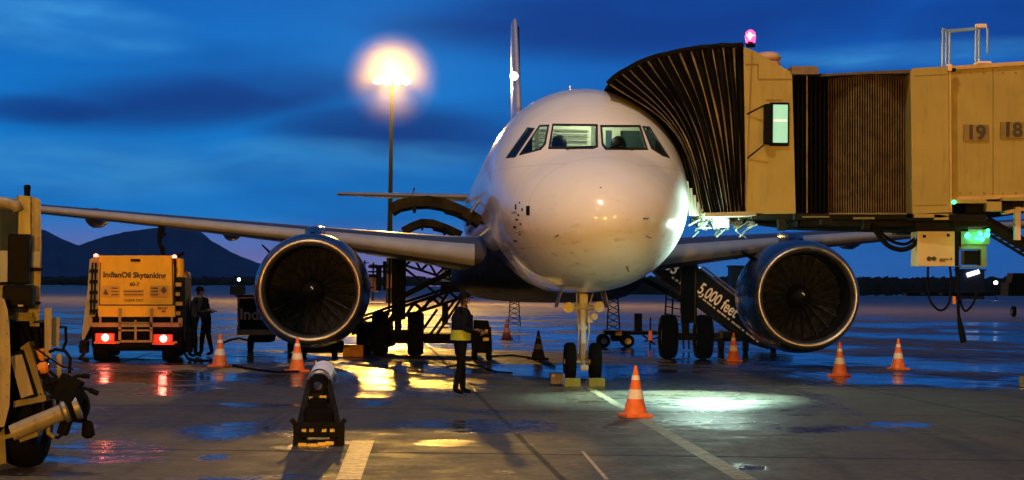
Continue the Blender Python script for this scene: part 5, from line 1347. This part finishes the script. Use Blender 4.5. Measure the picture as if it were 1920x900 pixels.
q = MB(); q.lathe([(.60, .135), (.62, .15), (.70, .15), (.9, .10)], ctr, (0, 1, .10), 28); q.build('clamp_ring', M_gripw, t, auto=40)
q = MB(); q.lathe([(.12, .135), (.60, .135)], ctr + Vector((0, 0, .035)), (0, 1, .16), 28); q.build('white_cylinder', mat('cylinder_white', (.70, .68, .80), .35), t, smooth=True)
q = MB(); q.tube([P(592, 690, yt + 1.0), P(591, 676, yt + 1.0)], .02, 6); q.build('lift_pin', M_steel, t)
q = MB()
for a, b in ((567, 834), (586, 835), (604, 833), (618, 831)): q.box(P(a, b, yt - .06), (.10, .05, .04), bev=.012)
q.build('yellow_foot', mat('foot_yellow', (.75, .50, .08), .5), t)
for a in (562, 632):
    wheel(Vector((P(a, 820, yt + .3).x, yt + .35, .11)), .11, .07, Vector((1, 0, 0)), t)

# ------------------------------------------------------------------ service truck at the left edge
yv = 18.6
EXT[0] = Vector((-.262, 1, 0)).normalized()
sv = thing('service_truck', 'beige aircraft service truck corner with black panels and hose couplings at left edge', 'service truck', (-5.3, yv + 1.5, 0))
M_bg = mat('service_beige', (.13, .115, .075), .55, var=.15, dirt=.6)
M_bg2 = mat('service_pale', (.20, .18, .14), .5, var=.12, dirt=.6)
q = MB(); q.pp([(-260, 372), (30, 372), (34, 366), (58, 368), (58, 600), (-260, 600)], yv + .3, 3.2); body = q.build('cabin_body', M_bg, sv)
q = MB(); q.pp([(36, 366), (58, 368), (76, 374), (78, 470), (74, 600), (56, 606)], yv, 1.2); q.build('corner_post', M_bg2, sv)
q = MB(); q.pp([(36, 368), (57, 368), (57, 440), (34, 440)], yv - .05, .4); q.build('post_cover', mat('olive_cover', (.26, .24, .10), .5, dirt=.3), sv)
q = MB(); q.tube([P(51, 368, yv + .2), P(51, 350, yv + .2)], .03, 10); q.lathe([(0, .035), (.04, .035), (.05, .02)], P(51, 356, yv + .2), (0, 0, 1), 12); q.build('exhaust_stub', M_black, sv)
q = MB(); q.tube([P(-30, 376, yv - .1), P(10, 380, yv - .1), P(30, 386, yv - .1), P(34, 396, yv - .1)], .055, 12); q.build('roof_pipe', M_bg2, sv, smooth=True)
q = MB(); q.pp([(0, 392), (34, 396), (34, 440), (22, 470), (0, 470)], yv + .2, .1); q.build('side_glass', mat('tinted_glass', (.02, .03, .02), .12), sv)
q = MB(); q.box(P(37, 486, yv - .16), (.205, .14, .48), bev=.02); q.build('mirror_housing', M_dark, sv)
q = MB(); q.box(P(36, 556, yv - .2), (.29, .18, .22), bev=.03); q.box(P(39, 573, yv - .30), (.05, .01, .02), mi=1); q.build('wide_mirror', [M_dark, M_gripw], sv)
q = MB(); q.pp([(56, 472), (76, 472), (75, 500), (56, 500)], yv - .03, .04); q.build('side_trim', mat('blue_grey_trim', (.20, .24, .26), .4), sv); q = MB(); q.pp([(0, 470), (14, 470), (14, 530), (0, 530)], yv + .1, .1); q.build('side_trim', mat('blue_grey_trim', (.28, .33, .36), .4), sv)
q = MB(); q.bar(P(50, 505, yv - .05), P(80, 505, yv - .05), .03); q.bar(P(0, 532, yv - .05), P(30, 530, yv - .05), .03); q.bar(P(0, 568, yv - .05), P(76, 568, yv - .05), .025); q.tube([P(-5, 606, yv - .2), P(15, 603, yv - .2)], .012, 6); q.build('hinge_bar', M_black, sv)
# lower front: bulged wing panel
q = MB(); q.pp([(-260, 560), (8, 560), (14, 580), (18, 620), (20, 680), (18, 760), (8, 800), (-260, 820)], yv - .5, 2.6); q.build('front_wing', M_bg2, sv)
q = MB(); q.pp([(18, 600), (90, 606), (96, 640), (90, 690), (20, 700)], yv + .15, 1.6); q.build('engine_bay', M_black, sv)
q = MB(); q.bar(P(30, 592, yv - .05), P(62, 592, yv - .05), .05, .06); q.pp([(30, 594), (64, 594), (64, 602), (30, 602)], yv - .1, .3); q.pp([(56, 606), (74, 606), (74, 612), (56, 612)], yv - .1, .3); q.build('bumper_beam', M_bg, sv)
for (x0, x1, y0, y1, dy) in ((83, 97, 578, 672, -.1), (97, 112, 596, 650, .1), (106, 116, 665, 710, -.05)):
    q = MB(); q.pp([(x0, y0 + 2), (x0 + 5, y0 - 2), (x1, y0), (x1 - 1, y1), (x0 + 1, y1)], yv + dy, .12); q.build('guard_post', M_bg2, sv)
q = MB(); q.tube([P(112, 613, yv + .1), P(123, 613, yv + .1), P(124, 640, yv + .1), P(118, 655, yv + .1)], .015, 6); q.build('grab_loop', M_black, sv)
q = MB(); q.lathe([(-.07, .03), (-.05, .06), (.03, .06), (.05, .03)], P(82, 690, yv - .1), (1, 0, .2), 16); q.box(P(76, 665, yv), (.09, .08, .12), bev=.02); q.build('amber_marker', mat('amber_lens', (.55, .20, .03), .3), sv)
# louvred panel
q = MB(); q.prism([P(18, 660, yv - .25), P(42, 656, yv - .25), P(70, 742, yv - .25), P(40, 752, yv - .25)], (0, .10, 0)); lv = q.build('louvre_panel', M_black, sv)
q = MB()
for k in range(4):
    a0, a1 = (22 + k * 5.4, 668 - k), (43 + k * 5.8, 746 - k * 2)
    q.bar(P(*a0, yv - .31), P(*a1, yv - .31), .026, .03)
q.build('louvre_slat', M_bg2, lv)
q = MB(); q.prism([P(38, 652, yv - .2), P(54, 640, yv - .2), P(84, 744, yv - .2), P(72, 750, yv - .2)], (0, .3, 0)); q.prism([P(25, 752, yv - .3), P(86, 742, yv - .3), P(86, 752, yv - .3), P(25, 764, yv - .3)], (0, .4, 0)); q.build('panel_surround', M_bg, sv)
q = MB(); q.pp([(14, 700), (80, 752), (78, 800), (20, 830), (14, 800)], yv + .1, 1.4); q.build('lower_recess', M_black, sv)
# big pipe
q = MB(); q.tube([P(22, 812, yv - .45), P(60, 796, yv - .42), P(110, 776, yv - .38), P(132, 768, yv - .36)], .078, 20); q.build('suction_pipe', M_bg2, sv, auto=50)
q = MB(); d_ = (P(132, 768, yv - .36) - P(110, 776, yv - .38)).normalized(); q.lathe([(-.05, .085), (-.03, .11), (0, .11), (.02, .09), (.06, .09), (.07, .12), (.12, .12), (.13, .06)], P(126, 770, yv - .37), d_, 24); q.build('pipe_flange', M_gripw, sv, auto=40)
q = MB(); q.bar(P(0, 822, yv - .4), P(84, 800, yv - .4), .06, .04); q.bar(P(38, 822, yv - .35), P(72, 810, yv - .35), .10, .07); q.build('step_rail', M_bg, sv)
# rivets, clamps and cables on the near truck
q = MB()
for b in range(380, 600, 22):
    for a in (60, 73): q.lathe([(-.012, 0), (-.010, .009), (0, .011)], P(a, b, yv), (0, 1, 0), 8)
for b in range(600, 790, 24): q.lathe([(-.012, 0), (-.010, .009), (0, .011)], P(13, b, yv - .5), (0, 1, 0), 8)
q.build('panel_bolt', M_gripw, sv)
rc = random.Random(9)
for k in range(9):
    x0 = rc.uniform(20, 60); y0 = rc.uniform(600, 640); x1 = rc.uniform(70, 120); y1 = rc.uniform(680, 740)
    q = MB(); q.tube([P(x0, y0, yv - .05), P((x0 + x1) / 2 - rc.uniform(0, 20), (y0 + y1) / 2 + rc.uniform(-10, 25), yv - rc.uniform(0, .2)), P(x1, y1, yv - .1), P(x1 + rc.uniform(-10, 25), y1 + rc.uniform(0, 30), yv - .2)], rc.uniform(.008, .018), 6)
    q.build('cable', M_rub, sv, smooth=True)
# couplings
rng = random.Random(4)
q = MB()
q.lathe([(-.10, .05), (-.08, .15), (.04, .17), (.08, .12), (.10, .05)], P(143, 760, yv - .3), (.9, -.3, .1), 18)
q.box(P(128, 730, yv - .2), (.22, .2, .26), Matrix.Rotation(.4, 3, 'Y'), bev=.03); q.box(P(104, 722, yv - .1), (.2, .2, .12), Matrix.Rotation(.3, 3, 'Y'), bev=.03); q.box(P(122, 798, yv - .25), (.1, .12, .18), Matrix.Rotation(.3, 3, 'Y'), bev=.02)
for pts in ([(84, 720), (110, 712), (138, 710), (140, 726)], [(130, 712), (146, 705), (166, 706)], [(150, 735), (158, 728), (172, 732), (183, 738)], [(92, 660), (104, 655), (122, 658), (132, 672), (130, 700)],
            [(86, 700), (100, 720), (122, 742)], [(88, 800), (94, 815), (108, 821), (120, 812), (124, 796)], [(155, 770), (160, 785), (165, 800)], [(140, 720), (141, 704)], [(96, 735), (112, 752), (126, 756)], [(150, 745), (164, 752), (160, 770)]):
    q.tube([P(a, b, yv - .25) for a, b in pts], .016, 8)
q.lathe([(-.09, .02), (-.07, .05), (.05, .065), (.08, .03)], P(165, 806, yv - .25), (.1, 0, -1), 14)
q.tube([P(168, 706, yv - .25), P(162, 705, yv - .25), P(154, 705, yv - .25)], .024, 8); q.tube([P(168, 731, yv - .25), P(184, 738, yv - .25)], .026, 8)
q.build('hose_coupling', M_black, sv, auto=50)
q = MB(); q.tube([P(90, 800, yv - .3), P(91, 812, yv - .3), P(102, 820, yv - .3)], .022, 8); q.build('pale_hose_bend', M_bg2, sv)
wheel(Vector((P(36, 840, yv + .1).x - .02, yv + .45, .48)), .48, .34, Vector((1, 0, 0)), sv)
wheel(Vector((-5.9, yv + 3.0, .48)), .48, .34, Vector((1, 0, 0)), sv)
q = MB(); q.pp([(-260, 800), (14, 800), (10, 860), (-260, 860)], yv + 1.2, 1.6); q.pp([(-5, 820), (8, 800), (12, 868), (-2, 872)], yv - .1, .2); q.build('skirt', M_bg, sv)

EXT[0] = Vector((0, 1, 0))
# ------------------------------------------------------------------ far things
gg = Gd(448, 541); 
t = thing('far_van', 'tiny dark vehicle far out on the apron left of the engine', 'van', P(446, 541, 280) * 1)
t.location.z = 0
q = MB(); c = P(446, 536, 280); q.box((c.x, 280, .85), (1.9, 3, 1.3), bev=.2); q.build('van_body', M_black, t)
wheels_at(t, (440, 452), 280, (-.9, .9), .32)
t = thing('far_lamp_post', 'small distant lamp post with white light below the hills', 'lamp post', (P(448, 524, 420).x, 420, 0))
c = P(448, 524, 420); q = MB(); q.tube([Vector((c.x, 420, 0)), c], .09, 6); q.build('lamp_pole', M_dsteel, t)
q = MB(); q.lathe([(-.4, 0), (-.2, .32), (.2, .32), (.35, 0)], c, (0, 0, 1), 10); q.build('lamp_head', mat('far_lamp_white', (1, 1, 1), .3, emit=(.9, 1, .85), es=8), t)
# background terminal equipment between engine and main gear
t = thing('far_hangar', 'pale low service building seen between left engine and main gear', 'building', (P(700, 540, 190).x, 192, 0))
M_hg = mat('hangar_wall', (.42, .26, .18), .7, var=.2, scale=.4)
q = MB(); q.pp([(650, 520), (700, 520), (700, 547), (650, 547)], 190, 8); q.pp([(720, 514), (735, 514), (735, 540), (720, 540)], 190, 8); q.build('wall', M_hg, t)
q = MB(); q.pp([(646, 514), (704, 514), (704, 520), (646, 520)], 189.5, 9); q.pp([(690, 498), (728, 496), (728, 500), (690, 502)], 189, 9); q.build('roof', M_black, t)
q = MB()
for (x0, x1, y0, y1) in ((655, 672, 528, 531), (690, 730, 508, 511), (718, 724, 490, 545), (660, 700, 538, 541), (705, 715, 500, 545)): q.pp([(x0, y0), (x1, y0), (x1, y1), (x0, y1)], 189, .6)
q.build('canopy_frame', M_black, t)
for k, (a, yt_) in enumerate(((668, 495), (684, 488), (700, 492))):
    t = thing('antenna_mast', ('thin leftmost', 'middle tall', 'rightmost')[k] + ' dark mast on the skyline between engine and gear', 'mast', (P(a, 530, 230).x, 230, 0), 0, 'thin masts on the skyline')
    q = MB(); c = P(a, yt_, 230); q.tube([Vector((c.x, 230, 0)), c], .12, 6); q.bar(c + Vector((-.5, 0, -.3)), c + Vector((.5, 0, -.3)), .12); q.build('pole', M_black, t)
# apron lorry behind, in the truss area
t = thing('far_truck', 'blue-grey cab truck parked far behind the belt loader', 'truck', (P(850, 530, 95).x, 96, 0))
q = MB(); q.pp([(828, 500), (872, 498), (876, 545), (826, 545)], 95, 4); q.build('truck_box', mat('truck_bluegrey', (.12, .2, .32), .5), t)
q = MB(); q.pp([(826, 528), (880, 528), (880, 548), (826, 548)], 94.6, .4); q.build('truck_tail', M_black, t)
wheels_at(t, (834, 870), 95, (.5, 3.4), .48, .3)
# far buildings on the right
for (x0, x1, y0, y1, d_, lab, lit) in ((1372, 1402, 500, 516, 560, 'dark flat-roofed far building glimpsed left of the right engine', 0), (1806, 1846, 507, 530, 560, 'dark far building with white lit strip below the service cabinet', 1)):
    t = thing('far_building', lab, 'building', (P((x0 + x1) / 2, 540, d_).x, d_ + 5, 0))
    q = MB(); a = P(x0, y0, d_); b = P(x1, y0, d_); q.box(((a.x + b.x) / 2, d_ + 5, a.z / 2), (b.x - a.x, 10, a.z)); q.box(((a.x + b.x) / 2, d_ + 5, a.z + .2), (b.x - a.x + .8, 10.8, .4)); q.build('wall', mat('far_wall', (.02, .03, .05), .7), t)
    if lit:
        q = MB(); q.bar(P(1813, 516, d_ - .3), P(1836, 509, d_ - .3), .3, 1.2); q.build('lit_sign', mat('far_sign_white', (1, 1, 1), .3, emit=(.9, .95, 1), es=3), t)
t = thing('far_lamp_post', 'small white light low on the right horizon', 'lamp post', (P(1867, 530, 500).x, 500, 0))
c = P(1867, 530, 500); q = MB(); q.tube([Vector((c.x, 500, 0)), c], .1, 6); q.build('lamp_pole', M_dsteel, t)
q = MB(); q.lathe([(-.5, 0), (-.3, .5), (.3, .5), (.5, 0)], c, (0, 0, 1), 10); q.build('lamp_head', MATS['far_lamp_white'], t)
yy = 150
t = thing('parked_tug', 'dark parked airport tug at the far right edge under the stairs', 'tug', (P(1915, 548, yy).x, yy, 0))
q = MB(); q.pp([(1892, 530), (1960, 528), (1960, 555), (1890, 555)], yy, 2.4); q.pp([(1900, 512), (1940, 512), (1944, 530), (1896, 530)], yy + .4, 1.8); q.build('tug_body', M_black, t)
wheels_at(t, (1900, 1945), yy, (.2, 2.2), .42, .3)
t = thing('parked_cart_train', 'low dark cart train parked along the far right apron edge', 'cart', (P(1850, 552, yy + 20).x, yy + 20, 0))
q = MB()
for k in range(5): q.pp([(1700 + k * 34, 549), (1726 + k * 34, 549), (1726 + k * 34, 553), (1700 + k * 34, 553)], yy + 20, 1.6)
q.pp([(1700, 553), (1866, 553), (1866, 555), (1700, 555)], yy + 20.3, .6)
q.build('cart_row', M_black, t)

# ------------------------------------------------------------------ haze
HAZE = True
if HAZE:
    q = MB(); q.box((0, 0, 400), (18600, 19000, 806))
    hz = bpy.data.materials.new('air'); hz.use_nodes = True; nt = hz.node_tree; nt.nodes.clear(); g = G(nt)
    pv = g.n('ShaderNodeVolumePrincipled'); pv.inputs['Color'].default_value = (.22, .60, 1, 1); pv.inputs['Density'].default_value = 7.5e-5
    ou = g.n('ShaderNodeOutputMaterial'); nt.links.new(pv.outputs[0], ou.inputs['Volume'])
    tag(q.build('haze', hz), 'thin dusk haze over the apron and hills', 'haze', kind='stuff')
